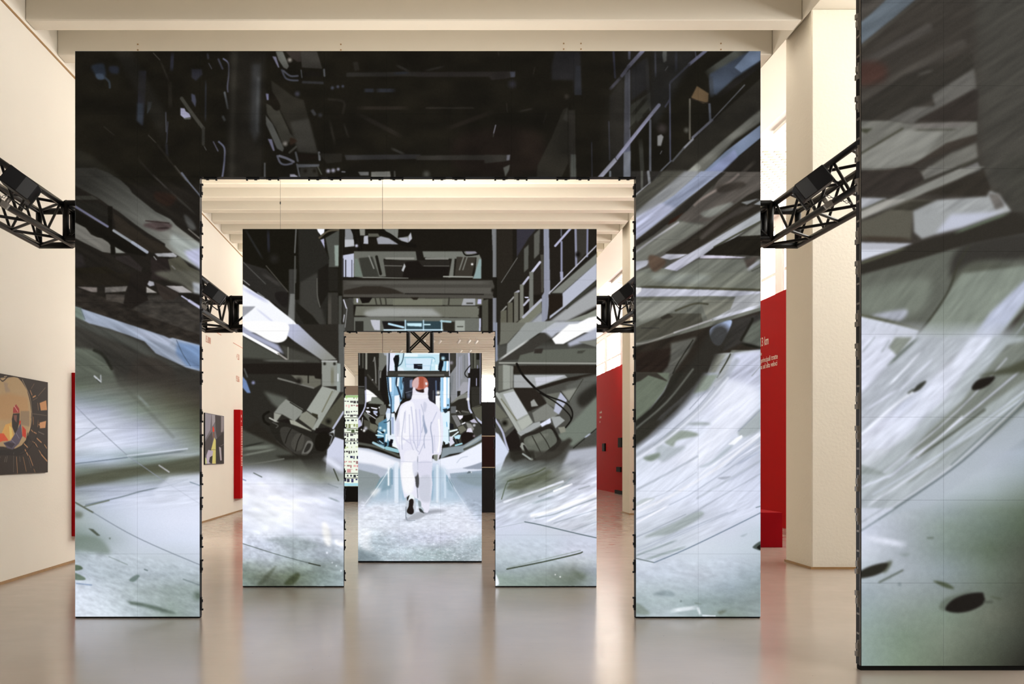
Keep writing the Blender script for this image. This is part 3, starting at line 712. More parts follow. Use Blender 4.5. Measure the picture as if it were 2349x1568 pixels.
L 4e4e4a 1 5 24 835,460 830,1000
P 1e1a13 1 7 1180,660 1340,560 1340,1000 1220,1200 1180,1050
L 5e5d57 1 3 14 1165,790 1170,1050 1210,1220
P 17150f 1 3 835,860 900,860 890,1110 835,1100
P 1f1c14 1 6 850,1140 1100,1350 1290,1600 1050,1600 850,1290
P 4b4d44 1 7 1290,180 1500,60 1490,620 1340,620 1345,480
P 8f9b93 1 11 1425,290 1490,290 1490,600 1435,600
P f4f6ff 1 3 1155,30 1280,30 1270,110 1220,140 1180,90
P b0b0cc 1 3 1215,210 1270,190 1280,340
L 5e523a 1 3 28 1200,180 1330,80 1490,60
P 1d1b15 1 3 1500,40 1568,40 1568,1040 1480,1000
P 25221a 1 7 1340,620 1480,640 1480,980 1340,980
P 35322a 1 6 1330,1000 1480,1000 1490,1600 1320,1600
L 4b4842 1 11 50 1355,1030 1355,1600
P 4a4b42 1 4 1490,1050 1540,1050 1530,1600 1490,1600
P 2b2926 1 12 40,540 400,650 720,960 720,1340 540,1180 40,850
L 4c4b48 1 4 16 50,540 390,870
L 48453f 1 5 16 400,600 730,990
L 3c3936 1 14 50 350,720 620,900
L a0a09e 1 3 12 50,810 150,890
S 1f1c1a 1 9 540,1000 720,1010 700,1230 560,1120
L 262625 1 9 30 90,60 350,500
L 26262c 1 7 40 430,60 440,400
E 252320 1 70 520,490
P f8faff 1 5 30,860 250,1010 440,1120 530,1200 720,1350 820,1430 960,1600 140,1600 30,1490
L 787a7a 1 4 12 270,1000 370,1070
L c4c8e8 .8 22 50 40,930 440,1150
P 9a9ca4 1 9 30,1210 240,1210 200,1250 30,1385
L dcdff2 1 12 28 250,1240 700,1600
P b0b2c0 1 11 30,1490 170,1600 30,1600
T 780 520 6.349
F2 1b1813 788,526 1140,766
P 85878a 1 4 80,40 190,40 210,300 75,310
P babcc2 1 4 75,200 210,200 215,290 75,310
P 85867a 1 4 290,40 370,40 370,140 300,140
P 5b5b4c 1 3 420,110 560,110 590,160 420,160
P b4b6c0 1 3 355,150 415,140 420,265 350,260
P 9a9ca4 1 6 540,180 600,150 720,180 860,270 560,265
P 7a7c76 1 4 640,40 860,40 850,180 1000,150 1040,95 1060,180 1000,245 850,210 720,120
P a8aab4 1 5 860,170 1000,170 1000,245 900,210
P b8bac4 1 3 1010,150 1040,95 1055,190 1010,240
L 14120e 1 2 40 180,40 220,140 250,300 330,400
L 14120e 1 2 28 260,40 300,220 330,330
P 1a1712 1 4 330,285 860,275 1000,250 1100,180 1060,40 2200,40 2100,360 1140,340 330,350
L 14120e 1 3 56 600,90 720,130 900,250 1100,290
E d0d0e4 1 24 248,290
P 6a6c60 1 5 210,370 1120,370 1140,490 1100,520 640,480 680,740 340,760 200,740
P 75786c 1 5 1210,370 1800,370 2040,420 2070,480 2065,770 1940,770 1980,700 2000,460 1680,480 1660,740 1590,760 1640,480 1230,460
P 2a251e 1 4 640,500 1610,500 1590,760 690,750
L 8c8c80 1 6 28 680,475 1080,475
L 84847a 1 6 28 1260,478 1580,478
P 191512 1 4 960,530 1150,510 1210,590 1600,600 1590,760 920,760
L 6a675e 1 3 14 660,580 910,585
L 5c5950 1 3 12 1230,585 1600,585
P b8babc 1 3 945,545 965,590 930,670 905,650
P 1c1915 1 3 1110,365 1200,365 1200,500 1130,500
P c2c6da 1 3 40,430 210,400 205,750 40,745
L 1f1e22 1 2 14 90,500 90,745
L 30303a 1 2 10 180,500 180,745
L 1f1e22 1 2 12 52,480 52,745
P 3a3a30 1 7 280,470 480,450 580,740 340,750
L 84867c 1 4 20 430,440 500,620
L 1f1d18 1 5 40 540,450 600,700
P 6f7a70 1 4 220,480 260,480 340,740 220,740
P 3c352a 1 4 1710,450 1990,460 1930,730 1680,730
L 75766a 1 3 20 1810,460 1750,640
L 75766a 1 3 18 1860,460 1800,640
E ffffff 1 18 1935,560
P 8aa0a0 1 5 2040,480 2070,490 2065,770 1950,770
L 9a9c90 1 3 22 1520,740 1940,745
L 8a8c80 1 3 14 340,752 1000,765
P 8c8a94 1 3 1830,370 1980,370 2010,400 1860,410
L 14120e 1 2 20 1800,370 1850,430 2020,415
P 7a7c7e 1 4 2220,40 2290,40 2290,750 2235,750 2235,400
P 4a463d 1 6 40,790 2230,790 2260,880 2230,1060 40,1000
L 59564c 1 11 46 100,830 2200,830
P 5a564c 1 9 760,900 2220,900 2220,990 950,985
P 322a20 1 10 60,940 350,880 600,880 780,920 950,990 60,1000
L 2b261f 1 4 18 960,990 2100,1000
L 4d4a44 1 6 38 60,1020 2230,1040
L 1f1c16 1 4 14 60,770 2200,780
E 1a1712 1 30 2240,940
P 6a6b58 1 4 200,1050 2100,1060 2080,1160 200,1150
P 171310 1 3 290,1045 480,1045 430,1120 330,1130
P 75775f 1 4 780,1070 1500,1070 1500,1160 780,1160
P 241f19 1 4 1030,1040 1160,1040 1130,1080 1080,1080
P a0a2a8 1 3 130,1060 195,1060 200,1120 150,1120
P e8e8ff 1 3 245,1060 270,1060 270,1120 250,1120
P a4a6aa 1 3 1810,1060 1980,1060 1980,1160 1780,1160
P 3a372c 1 3 1850,1120 1950,1120 1950,1140 1850,1140
P c0c0e0 1 3 2020,1070 2070,1070 2070,1140 2010,1140
L 3a372c 1 4 22 1600,1050 1590,1160
L 3a382c 1 4 20 520,1050 540,1150
L 3a382c 1 4 20 590,1050 610,1150
L 3a382c 1 4 20 670,1050 680,1150
P 70715f 1 5 240,1170 2040,1170 2030,1340 220,1310
P 9c9e9a 1 22 380,1240 600,1195 1350,1210 1500,1320 430,1335 350,1290
E 2a261f 1 16 2030,1190
E 2a261f 1 16 2035,1310
P 6b6e62 1 4 210,1330 2060,1345 2060,1545 210,1545
P 2c2a22 1 4 230,1390 350,1390 350,1545 230,1545
P c0c2cc 1 3 450,1370 590,1375 590,1525 510,1520 470,1440
P 1d1c1c 1 4 620,1390 950,1390 950,1510 650,1510
P 30434a 1 3 960,1390 1480,1390 1480,1545 960,1545
P c8ecf8 1 5 980,1420 1200,1420 1200,1470 990,1460
L c8e8f0 1 4 20 1230,1440 1320,1440
L b8d8e8 1 2 20 960,1380 960,1525
L b8d8e8 1 2 18 1225,1380 1225,1525
L b8d8e8 1 2 18 1490,1380 1490,1525
L c0e4f8 1 6 30 720,1430 930,1480
L d0ecfa 1 4 20 650,1518 1500,1518
P 2a2620 1 4 1500,1400 1680,1400 1680,1545 1520,1545
L a8c8d0 1 5 28 1480,1390 1620,1400
P a0a49c 1 3 1690,1380 1830,1380 1830,1545 1690,1545
L 44443a 1 2 14 1720,1470 1800,1470
P c0c4dc 1 3 2040,1350 2065,1350 2060,1545 2035,1545
P 4f4e3f 1 4 2080,1090 2170,1070 2170,1545 2080,1545
P 1c1914 1 3 2170,1090 2230,1090 2230,1545 2180,1545
P 82848c 1 4 2235,1050 2290,1050 2290,1575 2235,1575
P 3c3a32 1 7 40,1060 200,1060 210,1545 40,1545
L d0d0e0 1 4 18 60,1080 100,1200
L b8b8c0 1 4 16 70,1300 55,1400
L a0a0a0 1 4 10 110,1200 80,1480
P 24211b 1 2 40,40 50,40 50,1575 40,1575
T 1135 520 6.533
P 24211c 1 2 45,30 1560,30 1560,1600 45,1600
P 27231d 1 7 50,40 280,40 280,560 100,850 50,760
P 34323a 1 12 340,40 640,40 520,180 340,470
P 1c1914 1 4 280,40 340,40 340,480 280,560
P 5e5e54 1 7 600,130 690,40 680,420 600,500
P 5a5c52 1 7 450,350 520,280 515,640 450,700
P 29241f 1 4 600,700 720,600 720,1040 600,1040
P 201b16 1 4 450,920 530,800 530,1040 450,1050
P 4c483c 1 4 700,430 740,430 740,1000 710,1000
L c8c8dc 1 2 38 690,545 560,710
L b8b8cc 1 2 34 520,770 420,900
L a8a8b4 1 2 34 370,980 320,1010
L 9a9a98 1 3 24 295,1070 215,1160
L 8c8c84 1 3 22 185,1210 110,1290
L 6a6a66 1 4 12 350,480 110,850
P 1c1813 1 3 450,1050 700,1030 690,1110 450,1110
P 74766c 1 4 530,690 590,690 590,1210 525,1280
P 7a7a6c 1 4 390,880 445,880 445,1370 390,1400
P 6a6858 1 4 300,1000 365,1000 365,1420 300,1480
P 5f5c49 1 4 205,1150 290,1150 290,1500 205,1600
P 62604b 1 4 100,1280 190,1260 190,1600 90,1600
L 1c1914 1 3 16 290,1150 292,1500
P e0e0f4 1 2 455,1065 520,1065 520,1085 470,1085
P 1a1612 1 3 450,1200 525,1140 525,1270 450,1340
L b8b8c8 1 3 32 450,1190 520,1110
P 7a7c66 1 9 430,1370 600,1210 710,1120 720,1280 500,1500 300,1600 200,1600
P a0a4ac 1 16 380,1600 600,1400 720,1290 760,1420 800,1600
L b4b6c4 1 6 38 440,1370 710,1110
P 211d18 1 4 835,30 1560,30 1560,300 850,980
P 37342f 1 12 1240,40 1390,40 1390,400 1250,560
P 9094a4 1 4 745,30 825,30 845,1000 800,1400 720,1460 720,1050 750,1000
L b4b4d0 1 2 34 1150,40 920,300
L 5c5c66 1 3 22 1010,40 1010,150
L 8a8ca4 1 3 30 1015,240 1015,700
P a4a6c0 1 3 990,690 1040,690 1040,800 1000,850
L 8a8ca0 1 4 34 1225,30 1235,600
L 8486a0 1 4 28 1405,30 1400,460
E 120f0c 1 44 1260,430
P 7c7f74 1 6 1560,400 1560,540 1020,1010 860,1010
L 1d1a15 1 4 30 1560,345 1200,680
L b8b8c4 1 3 20 1560,275 1020,820 830,1010
P b8bccc 1 6 1560,540 1560,790 1060,1220 830,1400 840,1350 1030,1210 1030,1010
P 221b15 1 4 820,1030 1010,1030 1030,1060 1030,1200 830,1350
P a4a6a8 1 14 1560,900 1560,1190 1100,1430 830,1440 1090,1240
L 3c3d30 1 6 38 1560,830 1200,1130 1090,1230
P b8bcc4 1 16 760,1440 1400,1420 1060,1600 700,1600
P 8a8e84 1 9 1560,1240 1400,1320 1060,1440 1560,1400
P fdfdff 1 7 1560,1350 1420,1380 1300,1440 1060,1600 1560,1600
T 550 750 5.06
F2 2a2823 557,760 800,1110
P 2a2722 1 6 700,-20 1150,-20 1150,400 860,150
P 5a5b58 1 5 1150,-20 1225,-20 1225,770 1160,770
P 4a4c40 1 16 20,110 450,340 540,400 20,370
P 45443a 1 16 480,220 900,370 960,440 560,400
G b8bcd4 8e9086 1 9 600,60 1000,380 540,-20 680,-20 860,150 1130,390 960,400 640,180 540,100
P a8acc4 1 11 20,10 300,150 450,220 520,330 20,80
S ffffff 1 9 20,-40 530,-40 560,110 510,180 400,190 250,120
L fdfdff 1 3 32 20,82 450,320
L a09890 1 4 20 450,320 550,390
L 7c7a6c 1 4 14 565,250 565,390
L 565650 1 7 26 270,400 770,410
P 1f1b17 1 9 20,440 960,430 950,620 560,560 20,560
P 6a6857 1 6 600,570 870,580 880,610 950,620 950,680 860,730 740,690
L 1a1813 1 2 14 800,560 800,660
L 75746a 1 5 20 450,610 860,720
E 1f1c18 1 40 690,640
P 55543f 1 7 1060,960 1225,760 1225,990 1080,1190 940,1130
E 1c1a12 1 36 1035,1110
P d0d4e8 1 9 1110,1290 1225,1330 1225,1880 990,1880 1020,1440
P 90938c 1 4 955,405 1135,405 1140,700 960,700
L 7c7c62 1 9 36 1080,480 1080,700
L b0b2b0 1 3 16 960,410 1130,410
E 1a1812 1 18 990,440
E 1a1812 1 18 1105,440
P 98a09c 1 3 1135,430 1175,440 1170,770 1130,760
L d8dce0 1 3 14 1145,560 1145,640
P 5c6054 1 22 280,760 560,840 480,980 380,900
P a0a49c 1 4 960,700 1110,740 930,1080 780,980
P 9ca098 1 4 1110,740 1165,770 890,1220 840,1200
L 7a7a5c 1 4 14 960,1000 1080,760
P 8a8c78 1 4 780,990 900,1080 850,1200 690,1080 720,1020
P 35321f 1 4 840,1010 910,1030 910,1070 850,1040
P 28251f 1 16 200,1100 430,1330 640,1500 500,1580 20,1250
P 4a4c40 1 16 20,1200 300,1330 700,1520 900,1880 20,1880
P 8c9084 1 6 540,850 740,970 720,1030 640,1110 500,1030 400,1010 470,920
L 2c2a20 1 3 12 590,890 750,990
P 9a9c8c 1 4 400,1010 490,1030 430,1110 470,1130 400,1110
L 16140f 1 5 28 340,1000 280,1040 290,1110 350,1150
P 1c1815 1 6 450,1100 560,1080 860,1240 800,1330 560,1200
P 3a3731 1 6 560,1150 780,1280 700,1480 620,1500 430,1340
P 514e46 1 12 700,1290 790,1310 700,1470 640,1400
L 1a1713 1 4 20 640,1210 540,1350
P a4a690 1 4 580,1090 640,1100 840,1220 820,1260 600,1150
L b0b0a4 1 3 18 350,1070 460,1130
P 1c1815 1 6 890,1190 1040,1180 1100,1290 990,1460 860,1440 840,1300
P 6c6a60 1 5 780,1330 870,1380 780,1500 690,1490
L 14110d 1 4 28 800,1310 700,1460
L b8bcd0 1 3 24 1210,1000 1090,1190
P c4c8cc 1 4 1040,1250 1110,1200 1100,1290 1060,1280
P 7088b4 1 6 20,570 80,640 130,780 90,780 20,700
E 8c90b4 1 22 160,660
L 4c4e4c 1 5 20 55,500 90,590
L 6f746a 1 14 44 20,1430 400,1400
L 74786e 1 12 22 20,1510 430,1430
L 2e2f26 1 9 20 20,1410 300,1350
T 550 740 1.445
S 24221d 1 2 100,345 150,335 260,372 285,375 312,370 308,400 280,432 240,440 200,452 165,425 125,395
S 3b3934 1 1 135,358 160,350 205,372 240,392 236,420 205,444 175,432 145,402
S 4a4842 1 2 190,372 215,380 205,425 180,425 172,402
L 1c1a16 1 .6 3 172,356 160,378 152,404
L 1c1a16 1 .6 3 206,374 194,398 186,430
S 6f6d64 1 1 226,396 244,402 240,424 222,444 206,442 214,420
S 2c2a26 1 1 228,404 238,408 232,424 220,434 214,432 220,416
L 55534c 1 1 3 110,335 128,345 122,352
S 17140f 1 1 262,372 286,366 300,392 282,428 256,426 250,400
L 8c8e90 1 .6 3 300,376 308,382 300,408
T 0 0 1
M 555 1050 795 1350 5 1050,1060,1080,1100,1120,1150,1190,1220,1250,1280,1300,1325,1350 5a5c52 5a5c50 3c3b34 50524c b4b8c4 70756c 5c5f50 55574a 5c5f54 c8cce0 b0b4c4 b8bcc8 84887a 6a6e60 a8aebc e4e8f8 e8ecfc b4bac0 84897f 9aa09c eef0fc f0f2ff d8dcec b0b6c0 a4acb4 eef2fe f4f6ff f0f2ff e4e8f8 ccd2e4 e8ecfa f4f8ff f2f4ff e4e8f8 c8d0e0 dce2f2 f0f4ff e0e6f6 e4e8f8 e8ecfa d8deee ccd4e4 b0bac0 b4bcc8 e0e6f4 b8c0cc bcc4d0 a8b4ba a4aeb8 b4bec8 98a49e a4aeb0 96a29e 8c9896 a8b4ba 7c8a80 68745f 6c7866 82908c 98a6aa 90a09c 5c6a54 6a7662 8c9a98 98a6ac
T 550 1040 4.9
P 26241e .9 16 400,40 760,20 860,60 700,80 500,90
L 6a6c60 1 6 14 20,150 300,110 500,75
L 6a7270 1 3 12 160,235 250,280
L 454c38 1 2 14 1060,190 1115,320
L 8a9298 1 4 12 1000,360 1110,400
L 9aa4ac 1 7 20 1000,510 1130,560
L e0e4f4 1 26 60 960,60 1170,210
S 98a4a8 .6 22 290,990 620,960 900,1050 700,1100 450,1030
L 5c6664 1 2 8 20,1025 450,1160 900,1280
L 333a2a 1 2 12 780,1250 910,1280
S 44502f 1 16 500,1480 640,1360 680,1400 600,1490
S 4f5a42 .7 16 200,1490 330,1350 420,1280 280,1480
S ffffff 1 22 930,800 1000,830 1030,1040 960,1020
S f4f6ff 1 14 1080,980 1170,1000 1170,1060 1090,1040
E f0f4ff 1 12 985,1135
E e0e8f0 1 9 1045,1245
E e0e8f0 1 12 1145,1335
E e0e8f0 1 9 1090,1280
L 8088a8 1 4 12 20,300 70,320
N .1 12 34 12 19 20,250 1200,250 1200,1520 20,1520
N .12 15 10 6 7 20,900 1200,1000 1200,1520 20,1520
T 1130 750 5.06
F2 4a4a42 1138,768 1380,1110
P 6f7060 1 9 100,-40 400,-40 180,200 90,220
P 969a98 1 9 400,-40 760,-60 380,200 170,330 180,210
P 3c3830 1 9 560,90 700,60 700,140 500,260 480,320 300,390 90,410
L c0c2c0 1 8 24 430,160 80,400
P 8a90a0 1 4 15,-40 65,-40 70,400 40,420
P 2a2620 1 4 65,-40 100,-40 95,180 65,230
P b8bcc8 1 14 600,60 900,-40 700,140
P b0b4c4 1 16 880,200 1235,10 1235,150 900,240
P 7c7f74 1 9 1000,185 1235,160 1235,250
P ffffff 1 6 700,150 900,-20 1235,-40 1235,-10 1000,120 830,210 740,210
P 60635a 1 9 560,280 1000,260 1235,260 1235,420 300,420 330,340
P 352d26 1 5 500,270 600,260 580,320 490,320
P 45463a 1 5 1000,290 1100,280 1050,320 990,320
L 9a9c90 1 3 20 90,430 1235,435
P 28231d 1 4 250,460 1235,455 1235,550 250,560
P 6a6c5e 1 5 75,460 180,450 180,740 75,760
P 9a9e96 1 4 130,450 215,460 215,730 130,740
P 8c8f84 1 3 215,460 250,470 245,720 215,720
P a4a7a8 1 4 255,570 850,570 880,600 700,650 500,720 255,720
P c8cad4 1 7 500,600 850,575 700,640 520,700
P 4c4b42 1 5 430,760 900,640 1235,560 1235,1200 940,1400 700,1100
P 241f19 1 5 255,720 500,720 900,600 1235,540 1235,610 900,640 560,740 430,760 460,1000 250,730
P 5c5e55 1 16 860,700 1060,600 1235,560 1235,830 1000,1060 900,1140 940,1000 900,900
S 2a2823 1 24 1000,820 1235,660 1235,800 1050,950
P 8a8c84 1 11 810,760 900,740 1000,720 900,880
L 36362a 1 3 8 1060,620 900,880
P 727a70 1 11 1235,810 1235,1190 940,1400 750,1290 900,1150 1050,1000
P 28231e 1 6 250,740 420,1000 640,900 560,780 500,740
P 6c6e60 1 7 600,800 800,770 740,960 640,900
P 9a9c98 1 4 450,880 490,850 540,930 460,940
P 9ca09a 1 4 50,790 250,730 480,1120 350,1230 290,1210
P c4c8cc 1 4 130,790 260,760 420,1020 290,1090
L aaaea8 1 4 38 60,790 340,1260
L 7c7c60 1 4 14 110,850 290,1100
P b0b4ac 1 3 300,1110 430,1040 470,1130 350,1210
P 7f8278 1 5 470,1010 640,900 780,1020 700,1080 500,1120
P b8bcd0 1 9 740,900 800,770 880,860 780,1030 720,990
P a4a8a8 1 4 280,1240 350,1280 570,1160 560,1110 480,1130 350,1220
P 2a2520 1 4 330,1330 560,1180 640,1150 700,1200 400,1320
P e4e8fc 1 3 560,1140 680,1070 690,1120 600,1200
P a0a4a4 1 4 690,1060 790,1050 850,1100 740,1190 720,1150
P 8c8e7a 1 4 770,1180 850,1170 860,1230 800,1250
P 1f1a17 1 4 150,1310 270,1190 300,1250 330,1330 350,1480 280,1500 200,1450
P 35322c 1 16 540,1550 760,1380 900,1300 940,1330 800,1500 640,1590
P 5f6259 1 6 380,1350 620,1210 740,1310 740,1400 540,1550 480,1480
L 2c2b25 1 3 8 470,1300 590,1480
L 2c2b25 1 3 8 560,1240 680,1400
L 1f1b18 1 5 28 650,1200 750,1340
L 1c1915 1 4 26 390,1390 490,1530
L a4a8a0 1 4 24 340,1400 440,1540
P 6a6b58 1 5 20,860 190,1060 90,1090 20,1060
P 6f7060 1 5 90,1090 200,1070 250,1160 150,1240
E 17150f 1 38 150,1130
P d4dcf0 1 9 20,1220 80,1260 200,1460 160,1530 20,1880
L b8bcd4 1 3 24 35,1080 120,1220 160,1350 190,1440
P b0b4c0 1 22 900,1450 1235,1400 1235,1880 700,1880
L 23241c 1 5 12 1235,1180 950,1420
L b0b8c8 1 6 18 1150,1250 1080,1300
L 14120f 1 2 26 290,440 360,570 500,720
L 14120f 1 2 17 500,720 640,810 850,890 930,980 930,1080 860,1180
L 14120f 1 2 15 560,780 760,900 900,1030 920,1090
L 2a281f 1 2 8 800,760 900,890
T 550 740 1.445
T 1130 740 1.445
S 2a2722 1 2 95,385 150,360 195,340 222,380 228,405 180,450 140,462 112,452
S 62655c 1 1 106,392 150,372 192,356 208,374 216,398 196,418 150,452 130,446
S 747868 .8 3 120,392 170,372 190,372 170,392 130,410
L 2c2b25 1 .6 3 134,380 150,410 166,442
L 2c2b25 1 .6 3 160,368 180,396 192,420
S 9a9e96 1 1 96,408 106,404 128,440 138,458 124,458 104,432
S 24221e 1 1 104,412 110,412 130,444 128,452 112,434
L 1c1915 1 1 4 196,352 214,372 220,392
T 0 0 1
M 1136 1052 1374 1350 5 1052,1065,1080,1100,1120,1140,1160,1190,1210,1240,1270,1290,1310,1330,1350 c8d4e0 7a8684 4c4b45 7a7c76 b0b4c0 d0d8e8 8a9698 7c8480 8a8e90 c0c4d4 a0acb0 98a4a6 7f8878 a4a8ac d4d8ec 98a4a8 70785e 5f664c a8acb4 dce0f4 909ca0 68705a 8f968c d4d8e8 e8ecfc a8b2ba a4adae d4dae8 d8deec e8eafa d0d6e4 dce2f0 d4dce8 eceefc f0f2ff ccd2e4 d4dcea dce2f2 d8deec d0d6e0 d4daec d4daec ccd2de ccd0dc ccd2de ccd4e4 ccd6e4 ccd6e4 ccd2e2 d4daec c0ccd4 c4ceda c4ceda d0d4e4 c8cedc b8c4cc b8c4cc b8c4cc b8bfc4 c8d0da a0acb2 a0acb0 98a2a2 848c88 a4acb8 90a098 92a09c 88948c 727c70 9ca6ac 9caaa4 8fa096 84928a 78847c a8b2ba
T 1130 1040 4.9
P 2a2822 .9 10 200,-20 480,-20 500,90 420,60 340,80 250,110 200,60
P 3c3a34 .9 14 480,-10 800,-10 660,70 500,90
L 9aa09c 1 4 20 350,20 430,75
P 585f45 .8 12 200,350 400,320 640,200 690,220 500,340 300,420 160,420
L 535b40 1 5 16 180,330 480,240 600,180
L 55604f 1 3 10 110,530 180,330 280,310
L f0f4ff 1 8 24 140,560 500,440 800,330
L 98a2a8 1 5 16 530,500 760,400 900,290
L a4b0b8 1 8 26 450,580 700,500
L f4f6ff 1 5 20 700,440 900,360
L f8faff 1 12 36 450,720 700,650 1200,470
L a8b2bc 1 5 14 490,745 700,700 850,640 1200,510
L f0f4ff 1 6 16 600,790 1200,540
L b4bac4 1 5 16 980,420 1100,380
L b4bcc8 1 5 12 700,800 1200,640
L b4bcc8 1 5 12 900,880 1200,780
N .16 -24 46 7 18 20,150 1200,60 1200,900 350,760 20,860
N .07 -25 30 5 8 20,100 1200,100 1200,960 350,780 20,860
L 55646a 1 2 10 370,785 550,820 950,915 1200,970
L b0bac4 1 2 6 20,862 370,790
L 98a4a0 1 2 8 180,1303 1000,1108
L 3a4234 1 2 13 170,1318 560,1240 950,1150 1020,1125
S eef4fc 1 6 20,1370 60,1400 80,1490 20,1495
E ffffff 1 8 715,1380
E ffffff 1 9 770,1405
S 606a5a .7 24 900,1340 1060,1380 1000,1440
N .07 15 12 6 9 20,1000 1200,1000 1200,1520 20,1520
=3
F 1c1914
T 815 805 9.8
P 25231e 1 4 40,30 700,30 700,1200 40,1000
P 3f3e33 1 5 40,830 200,850 200,1200 40,1200
L 8c8c88 1 5 18 90,40 90,320
L 6a6a5c 1 5 16 170,40 170,380
L 8a8a7c 1 6 46 245,40 245,400
L 74736a 1 7 34 430,150 455,440 460,740
L 85857c 1 5 16 400,240 430,150
P 74766a 1 7 530,30 720,30 720,300 600,460 520,440
P a4a8b0 1 6 620,30 710,30 710,110 650,100
L 6a6a68 1 6 30 530,440 530,880
L 8c8c84 1 5 24 570,470 560,600
P 1a1714 1 7 600,450 690,300 700,1200 640,1180 560,900
L 3c3a34 1 7 40 280,540 500,820
L 5c5c5c 1 5 20 60,800 190,805
P 1a1712 1 6 40,400 200,400 200,780 40,780
L 4c4c52 1 6 46 230,600 235,900
E d8d8d8 1 16 385,650
P 74786e 1 9 370,1030 510,1050 640,1160 640,1220 560,1200 280,1180 360,1100
P ffffff 1 6 240,860 300,880 400,950 500,1040 370,1040 350,1120 250,1160 215,1100
P 1a1712 1 4 230,1250 510,1250 530,1400 480,1500 230,1370
P f0f0ff 1 2 250,1270 310,1270 300,1300 250,1295
P f4f4ff 1 2 340,1260 500,1290 480,1320 360,1290
S f4f4ff 1 3 230,1340 320,1350 330,1390 260,1385
S b8c0dc 1 3 400,1350 490,1350 490,1400 420,1400
L c0c4dc 1 3 30 420,1400 480,1450
E ffffff 1 24 540,1275
L c0c2dc 1 3 32 225,900 215,1260 30,1590
P 5f6255 1 4 200,1370 270,1410 380,1520 320,1600 180,1430
L e8e8f4 1 2 16 270,1400 450,1520
P 64665a 1 4 560,1220 680,1200 700,1300 670,1440 550,1440 530,1330
P 5c5e50 1 4 550,1440 670,1450 560,1600 440,1600
L 2c2a24 1 2 6 550,1440 670,1445
P c8e4f0 1 3 700,20 1500,20 1500,450 700,450
P b8bcc8 1 3 700,20 750,20 750,560 700,560
P e8ecff 1 3 775,20 900,20 860,450 760,450
L 0c1420 1 2 24 762,30 755,300 745,450
P 141618 1 3 900,100 980,90 985,200 950,450 890,450 880,300 850,180
L 1c3848 1 3 18 1090,40 1065,200 1020,300 960,340
P e8f8ff 1 4 1100,20 1500,20 1500,130 1100,130
L 7cb4c8 1 3 14 1100,150 1500,150
P d4e8fa 1 4 1130,170 1500,180 1500,440 1130,360
L 8cc0d8 1 3 8 1130,300 1300,310
L 8cc0d8 1 3 10 1110,170 1130,360
P 1a1c28 1 2 1310,295 1500,295 1500,400 1315,400
P e4f0fa 1 5 950,360 1060,380 1100,450 950,450
P 3c3a32 1 3 720,465 1500,455 1500,580 720,570
L 75756c 1 9 46 980,545 1500,555
L 1c1a16 1 3 12 740,460 1500,452
P 8cb8d8 1 4 700,590 1100,590 1050,1100 850,1380 800,1380 740,1000
L ffffff 1 4 50 785,620 790,900
L a8d0f0 1 4 38 850,610 840,1000
L 243040 1 4 40 930,610 920,740 960,850 1030,1080
L f4fcff 1 4 38 965,620 950,780
L 3c6c8c 1 4 28 1020,600 1030,860
P 2a2c34 1 4 1060,600 1300,600 1300,700 1280,1080 1150,1070 1110,900 1050,700
P 7c88a4 1 5 1220,660 1290,640 1280,830 1220,830
L 607890 1 4 16 1080,700 1090,1060
L 747c88 1 4 14 1130,940 1270,900
E 4a505c 1 46 1200,990
L 0e1c30 1 2 24 725,600 760,930 800,1100 800,1400
P f4f8ff 1 4 880,1010 990,990 1000,1200 900,1400 870,1350
E e0f8ff 1 26 770,1220
P ccdcf4 1 4 720,1280 790,1300 790,1600 700,1600 680,1400
T 960 805 9.8
P c8e8f4 1 3 -20,20 470,20 470,450 -20,450
L ecf9ff 1 4 38 -20,60 460,60
L 68a8c0 1 3 14 -20,150 320,150 370,250
P d6eafa 1 3 -20,180 300,180 250,440 -20,440
P 1c1c24 1 2 -20,295 85,295 85,410 -20,410
L 78b0cc 1 3 12 300,180 260,440
L 9cc4dc 1 3 8 -20,330 280,340
E e8f8ff 1 32 340,220
E e0f4ff 1 28 310,320
P f0fcff 1 3 370,310 430,310 430,430 370,430
P 1c2228 1 4 470,30 680,30 680,200 600,210 500,150
E c0e8f8 1 44 550,170
P a8d4ec 1 4 560,230 690,230 690,450 520,450
P 14161c 1 4 480,220 560,240 550,340 490,450 440,430 450,320
L f8fcff 1 3 34 650,240 640,450
L 3880a8 1 3 12 610,240 600,450
P 3c3a32 1 3 -20,465 680,465 680,580 -20,580
L 6c6c64 1 8 40 -20,550 560,545
P 3c3a34 1 7 710,40 840,40 840,320 770,440 710,440
E 8c8890 1 42 735,270
P 8c8e92 1 7 850,20 1120,20 1110,900 870,1080 720,1180 710,520 840,340
L a8aab8 1 4 20 855,20 860,1050
L a0a2b0 1 9 34 920,150 910,850
L 9a9ca8 1 7 24 960,120 970,620
L 787c80 1 13 46 760,500 730,1000
L 74787c 1 8 20 1030,100 1040,600
P a4a4ac 1 11 1000,700 1110,700 1100,900 900,1040 870,900
P 25231c 1 4 865,905 940,900 935,990 870,1040
L c8cad8 1 3 22 690,40 695,560
P 4a4a3e 1 4 1170,30 1370,30 1370,400 1170,400
L 23211b 1 4 20 1230,40 1230,380
L 6a6a5a 1 4 28 1265,40 1265,380
P 1c1a15 1 4 1300,40 1370,40 1370,200 1300,200
P 1c1916 1 4 1230,400 1370,390 1370,800 1180,800 1180,600 1120,560
L 8c8ca0 1 4 22 1325,330 1325,390
P 312e26 1 4 1180,810 1380,810 1380,1220 1200,1280 1180,1100
P 5c5b48 1 4 1190,1290 1430,1230 1430,1600 1350,1600
L 5c5a4c 1 3 14 1200,1280 1390,1220
L 7c7c8c 1 3 22 1385,30 1385,1180
L c0c0e0 1 2 18 1300,620 1300,780
